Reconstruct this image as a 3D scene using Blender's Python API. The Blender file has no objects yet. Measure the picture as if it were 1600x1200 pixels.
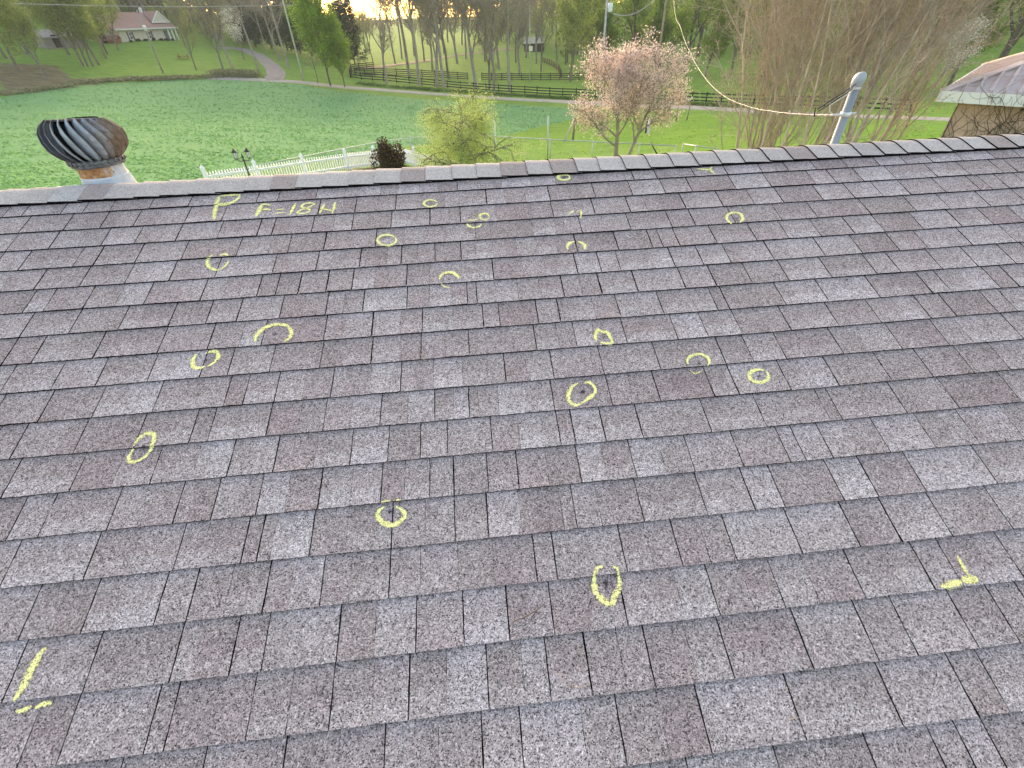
import bpy, math, random
import numpy as np
SC = bpy.context.scene
COL = SC.collection
PI = math.pi

# ------------------------------------------------------------------ camera
CAMZ = 6.2                                   # eye height above the datum
F, PITCH, ROLL, YAW, SLOPE, DROOF, S0 = (710.868, 0.679479, -0.0356398, 0.0784429, 0.283101, 1.419376, 2.277277)
EXPO = 0.143                                 # shingle exposure
fw = np.array([math.sin(YAW)*math.cos(PITCH), math.cos(YAW)*math.cos(PITCH), -math.sin(PITCH)])
rt = np.cross(fw, [0, 0, 1.0]); rt /= np.linalg.norm(rt); up_ = np.cross(rt, fw)
RT = math.cos(ROLL)*rt + math.sin(ROLL)*up_
UP = -math.sin(ROLL)*rt + math.cos(ROLL)*up_
cam = bpy.data.cameras.new('camera'); camo = bpy.data.objects.new('camera', cam); COL.objects.link(camo)
from mathutils import Matrix, Vector
M = Matrix((( RT[0], UP[0], -fw[0], 0), (RT[1], UP[1], -fw[1], 0), (RT[2], UP[2], -fw[2], CAMZ), (0, 0, 0, 1)))
camo.matrix_world = M
cam.sensor_fit = 'HORIZONTAL'; cam.sensor_width = 36.0; cam.lens = F/1600*36.0
cam.clip_start = 0.05; cam.clip_end = 6000
SC.camera = camo

# ------------------------------------------------------------------ world, sun, exposure
SUN_EL, SUN_AZ = math.radians(13), math.radians(-14)      # azimuth from +Y towards +X
w = bpy.data.worlds.new('World'); SC.world = w; w.use_nodes = True
nt = w.node_tree; bg = nt.nodes['Background']
sky = nt.nodes.new('ShaderNodeTexSky'); sky.sky_type = 'NISHITA'; sky.sun_disc = False
sky.sun_elevation = SUN_EL; sky.sun_rotation = SUN_AZ
sky.air_density = 1.0; sky.dust_density = 2.2; sky.ozone_density = 1.0
nt.links.new(sky.outputs[0], bg.inputs[0]); bg.inputs[1].default_value = 0.15
sl = bpy.data.lights.new('sun', 'SUN'); sl.energy = 0.8; sl.angle = math.radians(16); sl.color = (1, .93, .82)
so = bpy.data.objects.new('sun', sl); COL.objects.link(so)
sd = Vector((math.sin(SUN_AZ)*math.cos(SUN_EL), math.cos(SUN_AZ)*math.cos(SUN_EL), math.sin(SUN_EL)))
so.rotation_euler = sd.to_track_quat('Z', 'Y').to_euler()
vs = SC.view_settings; vs.view_transform = 'Standard'; vs.look = 'None'; vs.gamma = 1; vs.use_curve_mapping = False
vs.exposure = 2.30
vs.use_white_balance = True; vs.white_balance_temperature = 8800; vs.white_balance_tint = 15
SC.cycles.max_bounces = 6; SC.cycles.transparent_max_bounces = 16

# ------------------------------------------------------------------ geometry helpers
def ray(px, py):
    return fw*F + RT*(px-800) - UP*(py-600)
def at(px, py, D):
    """point D metres away (horizontally) in the direction of a picture point, relative to the eye"""
    v = ray(px, py); t = D/math.hypot(v[0], v[1]); return v*t + np.array([0, 0, CAMZ])
def topx(P):
    P = np.asarray(P, float) - np.array([0, 0, CAMZ]); z = P@fw
    return 800+F*(P@RT)/z, 600-F*(P@UP)/z
NROOF = np.array([0, -math.sin(SLOPE), math.cos(SLOPE)]); UROOF = np.array([0, math.cos(SLOPE), math.sin(SLOPE)])
ORG = -DROOF*NROOF + np.array([0, 0, CAMZ])
def roofxs(px, py):
    v = ray(px, py); t = -DROOF/(v@NROOF); X = v*t; return X[0], X@UROOF
def roofpt(x, s, h=0.0):
    return ORG + np.array([x, 0, 0]) + UROOF*s + NROOF*h

def tagobj(o, label=None, cat=None, group=None, kind=None):
    if label: o['label'] = label
    if cat: o['category'] = cat
    if group: o['group'] = group
    if kind: o['kind'] = kind
    return o
def empty(name, loc=(0, 0, 0), rz=0, **k):
    o = bpy.data.objects.new(name, None); o.location = tuple(loc); o.rotation_euler = (0, 0, rz); COL.objects.link(o)
    return tagobj(o, **k)
def link(name, me, mats, parent=None, smooth=False, **k):
    o = bpy.data.objects.new(name, me); COL.objects.link(o)
    for m in (mats if isinstance(mats, (list, tuple)) else [mats]): me.materials.append(m)
    if parent is not None: o.parent = parent
    if smooth: me.polygons.foreach_set('use_smooth', [True]*len(me.polygons))
    return tagobj(o, **k)
def mesh_np(name, V, Fq, mi=None):
    """fast mesh from arrays: V (n,3), Fq (m,k)"""
    V = np.asarray(V, np.float32); Fq = np.asarray(Fq, np.int32)
    me = bpy.data.meshes.new(name); me.vertices.add(len(V)); me.vertices.foreach_set('co', V.ravel())
    m, k = Fq.shape
    me.loops.add(m*k); me.loops.foreach_set('vertex_index', Fq.ravel())
    me.polygons.add(m); me.polygons.foreach_set('loop_start', np.arange(0, m*k, k, dtype=np.int32))
    me.polygons.foreach_set('loop_total', np.full(m, k, np.int32))
    if mi is not None: me.polygons.foreach_set('material_index', np.asarray(mi, np.int32))
    me.polygons.foreach_set('use_smooth', np.zeros(m, bool)); me.update(calc_edges=True); return me
class MB:
    def __init__(s): s.v = []; s.f = []; s.m = []
    def face(s, pts, m=0):
        b = len(s.v); s.v += [tuple(p) for p in pts]; s.f.append(tuple(range(b, b+len(pts)))); s.m.append(m)
    def box(s, c, d, m=0, R=None):
        b = len(s.v)
        for z in (-.5, .5):
            for y in (-.5, .5):
                for x in (-.5, .5):
                    p = np.array([x*d[0], y*d[1], z*d[2]])
                    if R is not None: p = R@p
                    s.v.append(tuple(p+np.array(c)))
        for f in ((0, 2, 3, 1), (4, 5, 7, 6), (0, 1, 5, 4), (2, 6, 7, 3), (0, 4, 6, 2), (1, 3, 7, 5)):
            s.f.append(tuple(b+i for i in f)); s.m.append(m)
    def bar(s, p, q, w_, h_, m=0):
        """a squared bar from p to q, w_ wide (level), h_ high"""
        p = np.array(p, float); q = np.array(q, float); d = q-p; L = np.linalg.norm(d); d /= L
        a = np.cross(d, [0, 0, 1.0]); n = np.linalg.norm(a); a = a/n if n > 1e-6 else np.array([1.0, 0, 0]); u = np.cross(a, d)
        s.box((p+q)/2, (w_, L, h_), m, np.array([a, d, u]).T)
    def tube(s, pts, rs, n=8, m=0, cap=True):
        pts = [np.array(p, float) for p in pts]
        if not hasattr(rs, '__len__'): rs = [rs]*len(pts)
        b = len(s.v); ref = None
        for i, p in enumerate(pts):
            d = pts[min(i+1, len(pts)-1)]-pts[max(i-1, 0)]; d = d/np.linalg.norm(d)
            if ref is None: ref = np.array([1.0, 0, 0]) if abs(d[0]) < .8 else np.array([0, 1.0, 0])
            a = np.cross(d, ref); a /= np.linalg.norm(a); c = np.cross(d, a); ref = np.cross(a, d)
            for k in range(n):
                t = 2*PI*k/n; s.v.append(tuple(p+rs[i]*(math.cos(t)*a+math.sin(t)*c)))
        for i in range(len(pts)-1):
            for k in range(n):
                k2 = (k+1) % n
                s.f.append((b+i*n+k, b+i*n+k2, b+(i+1)*n+k2, b+(i+1)*n+k)); s.m.append(m)
        if cap:
            s.f.append(tuple(b+k for k in range(n))[::-1]); s.m.append(m)
            e = b+(len(pts)-1)*n; s.f.append(tuple(e+k for k in range(n))); s.m.append(m)
    def lathe(s, prof, n=24, c=(0, 0, 0), m=0):
        """prof: list of (r, z)"""
        b = len(s.v)
        for r, z in prof:
            for k in range(n):
                t = 2*PI*k/n; s.v.append((c[0]+r*math.cos(t), c[1]+r*math.sin(t), c[2]+z))
        for i in range(len(prof)-1):
            for k in range(n):
                k2 = (k+1) % n
                s.f.append((b+i*n+k, b+i*n+k2, b+(i+1)*n+k2, b+(i+1)*n+k)); s.m.append(m)
    def build(s, name, mats, parent=None, smooth=False, **k):
        me = bpy.data.meshes.new(name); me.from_pydata(s.v, [], s.f)
        me.polygons.foreach_set('material_index', s.m); me.update()
        return link(name, me, mats, parent, smooth, **k)
def copy_tree(root, loc, rz=0, scale=1.0, **k):
    def rec(o, par):
        c = o.copy(); COL.objects.link(c)
        if par is not None:
            c.parent = par
        for ch in [x for x in KIDS.get(o.name, [])]:
            KIDS.setdefault(c.name, []).append(rec(ch, c))
        return c
    c = rec(root, None); c.location = tuple(loc); c.rotation_euler = (root.rotation_euler[0], root.rotation_euler[1], rz)
    c.scale = (scale, scale, scale) if not hasattr(scale, '__len__') else scale
    return tagobj(c, **k)
KIDS = {}
def kid(parent, child): KIDS.setdefault(parent.name, []).append(child); return child

# ------------------------------------------------------------------ material helpers
def mat(name, rough=.9, spec=.2):
    m = bpy.data.materials.new(name); m.use_nodes = True
    b = m.node_tree.nodes['Principled BSDF']; b.inputs['Roughness'].default_value = rough
    b.inputs['Specular IOR Level'].default_value = spec
    return m, m.node_tree, b
def N(t, ty, **k):
    n = t.nodes.new(ty)
    for a, v in k.items(): setattr(n, a, v)
    return n
def noise(t, co, scale, detail=4, rough=.6, dim='3D'):
    n = N(t, 'ShaderNodeTexNoise'); n.inputs['Scale'].default_value = scale; n.inputs['Detail'].default_value = detail
    n.inputs['Roughness'].default_value = rough; t.links.new(co, n.inputs['Vector']); return n.outputs['Fac']
def ramp(t, fac, stops, interp='LINEAR'):
    r = N(t, 'ShaderNodeValToRGB'); r.color_ramp.interpolation = interp
    e = r.color_ramp.elements
    while len(e) < len(stops): e.new(.5)
    for i, (p, c) in enumerate(stops):
        e[i].position = p; c = c if hasattr(c, '__len__') else (c, c, c); e[i].color = (c[0], c[1], c[2], 1)
    t.links.new(fac, r.inputs[0]); return r.outputs[0]
def mix(t, fac, a, b, mode='MIX'):
    n = N(t, 'ShaderNodeMix', data_type='RGBA', blend_type=mode)
    for i, v in ((0, fac), (6, a), (7, b)):
        if isinstance(v, bpy.types.NodeSocket): t.links.new(v, n.inputs[i])
        elif i == 0: n.inputs[0].default_value = v
        else: n.inputs[i].default_value = (*v, 1) if len(v) == 3 else v
    return n.outputs[2]
def math_(t, op, a, b=None, clamp=False):
    n = N(t, 'ShaderNodeMath', operation=op, use_clamp=clamp)
    for i, v in ((0, a), (1, b)):
        if v is None: continue
        if isinstance(v, bpy.types.NodeSocket): t.links.new(v, n.inputs[i])
        else: n.inputs[i].default_value = v
    return n.outputs[0]
def objco(t): return N(t, 'ShaderNodeTexCoord').outputs['Object']
def bump(t, b, h, strength=.3, dist=.01):
    n = N(t, 'ShaderNodeBump'); n.inputs['Strength'].default_value = strength; n.inputs['Distance'].default_value = dist
    t.links.new(h, n.inputs['Height']); t.links.new(n.outputs[0], b.inputs['Normal'])
def simple(name, col, rough=.8, var=.15, scale=3.0, metal=0, spec=.3, dark=None):
    m, t, b = mat(name, rough, spec); co = objco(t)
    f = noise(t, co, scale, 6, .65)
    c2 = dark if dark else tuple(c*(1-var*2) for c in col)
    c = ramp(t, f, [(.3, c2), (.7, tuple(min(1, c*(1+var)) for c in col))])
    t.links.new(c, b.inputs['Base Color']); b.inputs['Metallic'].default_value = metal
    return m
def leafmat(name, c1, c2, trans=.45, c3=None):
    m = bpy.data.materials.new(name); m.use_nodes = True; t = m.node_tree
    for n in list(t.nodes): t.nodes.remove(n)
    o = N(t, 'ShaderNodeOutputMaterial'); g = N(t, 'ShaderNodeNewGeometry'); tc = N(t, 'ShaderNodeTexCoord')
    f = noise(t, tc.outputs['Object'], .55, 3)
    rnd = math_(t, 'ADD', math_(t, 'MULTIPLY', g.outputs['Random Per Island'], .55), math_(t, 'MULTIPLY', f, .45))
    st = [(.2, c1), (.75, c2)] + ([(.93, c3)] if c3 else [])
    c = ramp(t, rnd, st)
    d = N(t, 'ShaderNodeBsdfDiffuse'); tr = N(t, 'ShaderNodeBsdfTranslucent'); mx = N(t, 'ShaderNodeMixShader')
    mx.inputs[0].default_value = trans
    t.links.new(c, d.inputs[0]); t.links.new(c, tr.inputs[0]); t.links.new(d.outputs[0], mx.inputs[1]); t.links.new(tr.outputs[0], mx.inputs[2])
    t.links.new(mx.outputs[0], o.inputs[0]); return m

# ------------------------------------------------------------------ terrain
def azof(v): return math.atan2(v[0], v[1])
CP = []                                                   # (azimuth, log distance, height above datum)
for px, py, D in [(20, 160, 92), (100, 142, 100), (200, 128, 112), (330, 124, 112), (420, 127, 106), (520, 140, 98), (640, 151, 93), (760, 158, 89),
                  (900, 165, 84), (1130, 172, 72), (1300, 180, 64), (1460, 190, 58), (250, 200, 52), (500, 195, 56), (750, 190, 60),
                  (1000, 210, 43), (1150, 205, 43), (1400, 222, 38), (300, 288, 25), (545, 266, 27), (650, 259, 28), (100, 300, 22),
                  (850, 262, 27), (1000, 256, 27), (1300, 300, 20), (1500, 300, 16),
                  (160, 100, 125), (60, 105, 120), (60, 70, 165), (230, 68, 158), (230, 95, 138), (330, 98, 130), (400, 88, 150), (350, 76, 178),
                  (440, 95, 140), (480, 75, 180), (560, 118, 118), (640, 118, 122), (740, 122, 125), (860, 123, 125), (950, 118, 125),
                  (660, 86, 185), (740, 82, 190), (850, 92, 170), (620, 60, 260), (760, 60, 260), (860, 70, 230), (600, 42, 420), (760, 46, 420),
                  (1100, 128, 105), (1200, 130, 100), (1400, 140, 95), (1550, 150, 90), (1150, 70, 170), (1400, 70, 160), (1000, 80, 190)]:
    p = at(px, py, D); CP.append((azof(p), math.log(D), p[2]))
R_ = math.radians
for a, D, z in [(-55, 300, 24), (-45, 300, 24), (-33, 300, 23), (-25, 300, 18), (-20, 320, 9), (-12, 500, 3), (0, 500, 2.5), (8, 420, 3), (15, 300, 8), (28, 280, 14), (42, 280, 14),
                (-45, 1500, 30), (-30, 1500, 22), (-15, 1500, 4), (0, 1500, 2), (12, 1500, 6), (25, 1500, 22), (45, 1500, 30)]:
    CP.append((R_(a), math.log(D), z))
for a in range(-180, 181, 30):
    CP.append((R_(a), math.log(2.), .9)); CP.append((R_(a), math.log(9.), .8))
for a in (-180, -150, -120, -90, 90, 120, 150, 180):
    for D, z in ((26, .2), (60, -1.5), (120, -3), (300, 2), (1500, 20)): CP.append((R_(a), math.log(D), z))
CP = np.array(CP); CA = CP[:, :2].copy(); CA[:, 0] *= 2.0
def _k(r2): return .5*r2*np.log(r2+1e-9)
_d = ((CA[:, None]-CA[None])**2).sum(-1); n_ = len(CA)
_A = np.zeros((n_+3, n_+3)); _A[:n_, :n_] = _k(_d)+np.eye(n_)*.01; _P = np.c_[np.ones(n_), CA]; _A[:n_, n_:] = _P; _A[n_:, :n_] = _P.T
_w = np.linalg.solve(_A, np.r_[CP[:, 2], 0, 0, 0])
def gz(x, y):
    x = np.atleast_1d(np.asarray(x, float)); y = np.atleast_1d(np.asarray(y, float))
    out = np.empty(len(x))
    for i in range(0, len(x), 20000):
        X = x[i:i+20000]; Y = y[i:i+20000]
        q = np.c_[np.arctan2(X, Y)*2.0, np.log(np.maximum(np.hypot(X, Y), 1.8))]
        d = ((q[:, None]-CA[None])**2).sum(-1)
        out[i:i+20000] = _k(d)@_w[:n_] + _w[n_] + q@_w[n_+1:]
    return out
def gz1(x, y): return float(gz([x], [y])[0])
def gp(px, py, lo=12.0, hi=900.0):
    """where the line of sight through a picture point first meets the ground"""
    v = ray(px, py); u = v/math.hypot(v[0], v[1])
    D = np.exp(np.linspace(math.log(lo), math.log(hi), 700))
    h = CAMZ+u[2]*D-gz(u[0]*D, u[1]*D); k = np.argmax(h < 0)
    if not (h < 0).any(): k = len(D)-1
    if k > 0: D0, D1, a, b = D[k-1], D[k], h[k-1], h[k]; Dm = D0+(D1-D0)*a/(a-b) if a != b else D1
    else: Dm = D[0]
    x, y = u[0]*Dm, u[1]*Dm
    return np.array([x, y, gz1(x, y)])
def inpoly(x, y, P):
    c = np.zeros(len(x), bool); n = len(P); j = n-1
    for i in range(n):
        xi, yi = P[i]; xj, yj = P[j]
        c ^= ((yi > y) != (yj > y)) & (x < (xj-xi)*(y-yi)/(yj-yi+1e-12)+xi); j = i
    return c

az = np.radians(np.r_[np.arange(-180, -56, 4.0), np.arange(-56, 60, .3), np.arange(60, 180.1, 4.0)])
rr = np.r_[[.6, 2, 4, 7, 10, 13, 16], np.exp(np.linspace(math.log(18), math.log(260), 300)), np.exp(np.linspace(math.log(275), math.log(3500), 40))]
AA, RR = np.meshgrid(az, rr); GX = (RR*np.sin(AA)).ravel(); GY = (RR*np.cos(AA)).ravel(); GZ = gz(GX, GY)
far = np.clip((RR.ravel()-300)/900, 0, 1)
na, nr = len(az), len(rr)
idx = np.arange(na*nr).reshape(nr, na)
Fq = np.stack([idx[:-1, :-1], idx[:-1, 1:], idx[1:, 1:], idx[1:, :-1]], -1).reshape(-1, 4)[:, ::-1]
me = mesh_np('ground', np.c_[GX, GY, GZ], Fq)
def wp(L): return [tuple(gp(*p)[:2]) for p in L]
FIELD = wp([(0, 152), (60, 141), (130, 134), (200, 129), (270, 125), (330, 124), (420, 128), (470, 132), (520, 141), (640, 153), (760, 161), (900, 168), (899, 185), (850, 197), (795, 211), (740, 216), (640, 228), (400, 262), (250, 300)]) 
FIELD += [(-18, 14), (-40, 18), (-75, 40), (-110, 80)]
LAWN = wp([(640, 228), (740, 216), (795, 211), (850, 197), (899, 185), (905, 170), (1000, 176), (1130, 180), (1300, 188), (1460, 198)]) + [(60, 30), (60, 10), (10, 9), (-10, 12)]
MULCH = [tuple(p) for p in ((gp(530, 268)[:2]), (gp(600, 258)[:2]), (gp(650, 262)[:2]), (gp(640, 285)[:2]), (gp(520, 285)[:2]))]
BARE = wp([(0, 150), (40, 146), (160, 130), (200, 127), (200, 122), (110, 122), (60, 128), (0, 136)])
BROWN = wp([(0, 136), (60, 128), (110, 122), (90, 103), (0, 98)])
zone = np.zeros((na*nr, 4), np.float32); zone[:, 3] = 1
jx = GX+np.sin(GX*1.7+GY*.9)*.25; jy = GY+np.sin(GY*1.3-GX*.6)*.25
zone[inpoly(jx, jy, FIELD), 0] = 1
zone[inpoly(jx, jy, LAWN), 1] = 1
zone[inpoly(jx, jy, MULCH) | inpoly(jx, jy, BROWN) | inpoly(jx, jy, BARE), 2] = 1
ca = me.color_attributes.new('zone', 'FLOAT_COLOR', 'POINT'); ca.data.foreach_set('color', zone.ravel())
m, t, b = mat('grass_ground', 1.0, .05)
co = objco(t); zn = N(t, 'ShaderNodeVertexColor', layer_name='zone'); sp = N(t, 'ShaderNodeSeparateColor'); t.links.new(zn.outputs[0], sp.inputs[0])
mp = N(t, 'ShaderNodeMapping'); mp.inputs['Scale'].default_value = (.35, 1.1, 1); mp.inputs['Rotation'].default_value = (0, 0, .15); t.links.new(co, mp.inputs[0])
n1 = noise(t, mp.outputs[0], 1.1, 8, .7); n2 = noise(t, co, .075, 5, .6); n3 = noise(t, co, 5, 4, .7)
lush = mix(t, .5, ramp(t, n1, [(.34, (.105, .250, .115)), (.5, (.130, .300, .135)), (.66, (.165, .35, .145))]), ramp(t, n2, [(.3, (.110, .28, .135)), (.7, (.165, .33, .130))]))
bright = mix(t, .5, ramp(t, n1, [(.34, (.085, .19, .032)), (.52, (.15, .30, .050)), (.68, (.21, .37, .066))]), ramp(t, n2, [(.3, (.115, .26, .042)), (.7, (.185, .32, .055))]))
rough_ = ramp(t, n1, [(.32, (.085, .17, .040)), (.5, (.14, .27, .060)), (.7, (.20, .32, .085))])
brown = ramp(t, n1, [(.35, (.10, .082, .052)), (.55, (.19, .165, .105)), (.68, (.24, .24, .14))])
c = mix(t, sp.outputs[0], mix(t, .35, rough_, bright), lush); n4 = noise(t, co, .35, 5, .7); dry = ramp(t, n4, [(.60, 0), (.70, .75)]); bright = mix(t, dry, bright, (.34, .32, .20)); c = mix(t, sp.outputs[1], c, bright); c = mix(t, sp.outputs[2], c, brown)
t.links.new(c, b.inputs['Base Color']); bump(t, b, math_(t, 'ADD', n1, math_(t, 'MULTIPLY', n3, .5)), .7, .18)
link('ground', me, m, smooth=True, kind='structure')

# roads: ribbons draped over the ground
def ribbon(name, pts, wid, m, lift=.09, step=1.0, tier=7):
    P = [np.array(p[:2]) for p in pts]; out = []
    for i in range(len(P)-1):
        n = max(1, int(np.linalg.norm(P[i+1]-P[i])/step))
        for k in range(n):
            u = k/n; p0 = P[max(i-1, 0)]; p1 = P[i]; p2 = P[i+1]; p3 = P[min(i+2, len(P)-1)]
            out.append(.5*((2*p1)+(-p0+p2)*u+(2*p0-5*p1+4*p2-p3)*u*u+(-p0+3*p1-3*p2+p3)*u**3))
    out.append(P[-1]); out = np.array(out); d = np.gradient(out, axis=0); d /= np.linalg.norm(d, axis=1)[:, None]
    nrm = np.c_[-d[:, 1], d[:, 0]]; V = []; k = tier
    rs = np.random.RandomState(3)
    e = np.convolve(rs.randn(len(out)+8), np.ones(9)/9, 'valid')[:len(out)]*.5
    for j in range(k):
        o = (j/(k-1)-.5)*(wid+(e if j in (0, k-1) else 0)); q = out+nrm*np.reshape(o, (-1, 1)); V.append(np.c_[q, gz(q[:, 0], q[:, 1])+lift*(1-.9*(j in (0, k-1)))])
    V = np.stack(V, 1).reshape(-1, 3); n = len(out); ii = np.arange(n*k).reshape(n, k)
    Fq = np.stack([ii[:-1, :-1], ii[:-1, 1:], ii[1:, 1:], ii[1:, :-1]], -1).reshape(-1, 4)[:, ::-1]
    return link(name, mesh_np(name, V, Fq), m, kind='structure')
road_m, t, b = mat('gravel_road', .95, .1); co = objco(t)
c = ramp(t, noise(t, co, .8, 6, .7), [(.3, (.25, .235, .215)), (.7, (.42, .40, .37))])
c = mix(t, .35, c, ramp(t, noise(t, co, 9, 4), [(.35, (.16, .15, .14)), (.65, (.52, .50, .47))])); t.links.new(c, b.inputs['Base Color'])
dirt_m = simple('dirt_track', (.30, .23, .16), 1, .2, .6)
drive_m = simple('asphalt_drive', (.26, .245, .24), .95, .15, 1.2)
ribbon('gravel_road', [gp(330, 122), gp(380, 123.5), gp(430, 126), gp(475, 129), gp(530, 135.5), (gp(600, 141)), gp(680, 147), gp(760, 152.5), gp(840, 157), gp(900, 160), gp(1000, 165), gp(1130, 171), gp(1240, 177), gp(1340, 182), gp(1460, 186), gp(1560, 190), gp(1700, 196)], 3.3, road_m)
ribbon('asphalt_drive', [gp(428, 125), gp(431, 112), gp(420, 99), gp(404, 87), gp(384, 79), gp(362, 75), gp(340, 76)], 3.4, drive_m, .16)
ribbon('dirt_track', [gp(560, 108), gp(600, 104), gp(640, 99), gp(700, 89), gp(750, 82), gp(800, 76)], 2.6, dirt_m, .16)

# grass tufts: a mass nobody could count
rs = np.random.RandomState(11)
n = 80000; a = np.radians(rs.uniform(-50, 52, n)); D = np.exp(rs.uniform(math.log(21), math.log(112), n)); x = D*np.sin(a); y = D*np.cos(a)
fz = inpoly(x, y, FIELD); lz = inpoly(x, y, LAWN)
dens = np.sin(x*.55+np.sin(y*.4)*2)*np.sin(y*1.1+x*.25)+rs.uniform(-1, 1, n)
k = (fz & (dens > -.2)) | (lz & (dens > .85)); x = x[k]; y = y[k]; D = D[k]; fz = fz[k]; n = len(x)
z = gz(x, y); hgt = rs.uniform(.02, .06, n)*np.where(fz, 1.25, .6)*(1+D/90); wdt = rs.uniform(.02, .05, n)*(1+D/35); th = rs.uniform(0, PI, n)
lx = rs.randn(n)*.09; ly = rs.randn(n)*.09-.04
dx = np.cos(th)*wdt; dy = np.sin(th)*wdt
V = np.stack([np.c_[x-dx, y-dy, z-.01], np.c_[x+dx, y+dy, z-.01], np.c_[x+dx*.25+lx, y+dy*.25+ly, z+hgt], np.c_[x-dx*.3+lx, y-dy*.3+ly, z+hgt*.9]], 1).reshape(-1, 3)
mi = np.where(fz, 0, 1)
link('grass', mesh_np('grass', V, np.arange(4*n).reshape(n, 4), mi), [leafmat('grass_blades', (.13, .30, .13), (.19, .39, .16), .5), leafmat('lawn_blades', (.14, .28, .05), (.24, .40, .08), .5)],
     label='short lush green grass growing over the pasture and the yard', cat='grass', kind='stuff')

# ------------------------------------------------------------------ the shingled roof
VPJ = np.array([669.9, -569.0])
def line_x_at(s, px):
    """x on the roof line s that shows at picture column px"""
    a = F*RT-(px-800)*fw; base = (roofpt(0, s)-np.array([0, 0, CAMZ]))@a; return -base/a[0]
ROWS = {  # row: joints where they meet the butt edge; negative = faint joint
0: [35,96,130,172,234,295,-350,401,434,494,-538,-595,-622,-655,-685,715,-751,-785,-830,-869,-920,-952,-978,991,1027,1086,1137,1191,1232,1275,1324,1374,1416,1457,1505,1555,1595],
1: [31,100,157,209,289,347,-414,-470,497,-535,555,-589,618,-658,-695,-729,761,-790,-822,860,-892,931,989,1040,1082,1150,1205,1274,1307,1349,1400,1464,1515,1567],
2: [10,77,-97,159,211,275,340,402,425,487,-520,550,611,672,-702,720,-777,-832,865,-900,930,985,-1012,1018,1072,1130,1179,1224,1286,1335,1379,1422,1477,1531,1549,1576],
3: [30,115,-120,147,212,284,370,-420,450,506,-552,587,-631,-664,-697,744,-768,-835,-870,910,986,1050,-1067,1087,1149,1221,1277,-1350,1360,1431,1484,1547],
4: [0,-43,54,125,196,265,336,426,494,-527,562,-604,627,-652,680,721,-744,-772,-809,-842,-872,903,967,1020,1036,1062,1120,1182,1232,1282,1335,1382,1442,1502,1551,1600],
5: [36,69,131,-180,226,314,-348,402,431,466,510,550,-585,635,-672,-695,772,-819,-854,903,940,970,1055,1099,1142,1209,1289,1347,1405,1450,1519,1587],
6: [0,32,109,186,264,322,370,437,-472,509,-536,567,636,-671,-707,731,746,-776,-811,-846,882,-911,941,997,1071,1119,1175,1232,1299,1369,1406,1471,1527,1586],
7: [5,-12,51,147,247,325,-374,409,506,581,-625,660,-709,756,782,842,876,-932,970,-1000,1037,1121,1139,1227,1294,1374,1456,1485,1562],
8: [1,81,150,231,312,356,422,500,-536,580,-624,658,-696,734,-775,-803,839,-875,902,-932,980,1059,1106,1159,1235,1310,1376,-1445,1454,1494,1559],
9: [61,145,239,350,380,429,-472,517,-577,626,-678,-724,-764,791,-825,866,944,1032,1134,1177,1228,1317,1409,1482,-1520,1597],
10: [17,116,210,296,325,416,-465,505,-547,594,-637,680,-710,734,-749,-781,-825,867,957,-992,1032,1116,-1144,1154,1235,1310,1392,1457,1521,1577],
11: [4,110,-175,235,-300,355,427,-490,547,606,657,700,770,-814,-852,877,900,947,1005,1111,1197,1297,1315,1416,1497,1595],
12: [61,168,271,330,400,-445,497,-547,595,-632,672,710,764,812,-859,909,-950,995,-1042,1086,1162,1235,1259,1301,1390,1461,1529],
13: [1,132,272,377,402,-422,484,-540,612,-665,712,764,-816,-882,902,-941,1006,1105,1179,1225,1317,1371,1446,1557],
14: [31,-79,129,242,292,-350,411,-450,500,-545,608,-657,-717,-774,840,871,980,-1022,1066,-1110,1150,1252,1342,1407,1485,1580],
15: [6,131,266,359,409,526,-585,650,726,797,867,-930,935,982,-1071,1125,-1180,1227,-1281,1352,1461,1504,1600],
16: [91,226,257,385,-447,515,-581,639,-699,765,-822,862,926,-980,1024,-1090,1146,1269,1371,1432,1526],
17: [-30,160,300,434,-523,599,-686,757,820,-920,979,989,-1047,1111,1259,1410,1526,1575],
18: [60,200,-290,340,470,600,-680,740,860,960,-1040,1100,1245,1395,1500,1545,1590]}
LIGHT = [(9,581,622),(9,678,722),(10,640,678),(10,712,733),(10,785,830),(11,814,850),(11,900,944),(11,308,352),(12,905,945),(12,988,1035),(12,225,272),(12,318,334),
         (13,427,486),(13,350,377),(14,460,500),(14,415,438),(15,588,648),(15,730,795),(16,700,762),(16,822,862),(17,822,918),(12,1236,1300),(12,1310,1370),(12,1392,1460),
         (13,1197,1240),(13,1318,1368),(13,1448,1550),(14,1160,1240),(14,1262,1330),(8,258,310),(8,340,354),(7,460,505),(7,505,505),(6,560,640),(9,560,580),(5,170,205),(5,905,968),
         (5,1295,1340),(6,1240,1270),(7,1300,1370),(8,1312,1340),(3,160,185),(3,205,222),(4,200,265),(2,1305,1350),(1,1150,1200),(3,1370,1400),(4,1446,1500),(8,1066,1100),(11,1318,1350),(10,1160,1230),(2,150,160)]
LIGHT += [(16,1330,1368),(17,1140,1250),(13,780,815),(14,870,905),(15,150,160),(11,590,606),(10,560,594)]
XL, XR = -7.5, 8.5
TH = .0056                                                 # butt thickness
def vnoise(x, seed, amp):
    """cheap 1-D value noise for edge wobble"""
    x = np.asarray(x, float); i = np.floor(x).astype(int); f = x-i
    def h(k): return ((np.sin(k*127.1+seed*311.7)*43758.5453) % 1.0)*2-1
    f = f*f*(3-2*f); return amp*(h(i)*(1-f)+h(i+1)*f)
def row_s(i): return S0-i*EXPO
def wave(x, i): return vnoise(x*.9, 50+i, .0030)+vnoise(x*4.1, 90+i, .0007)
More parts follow.
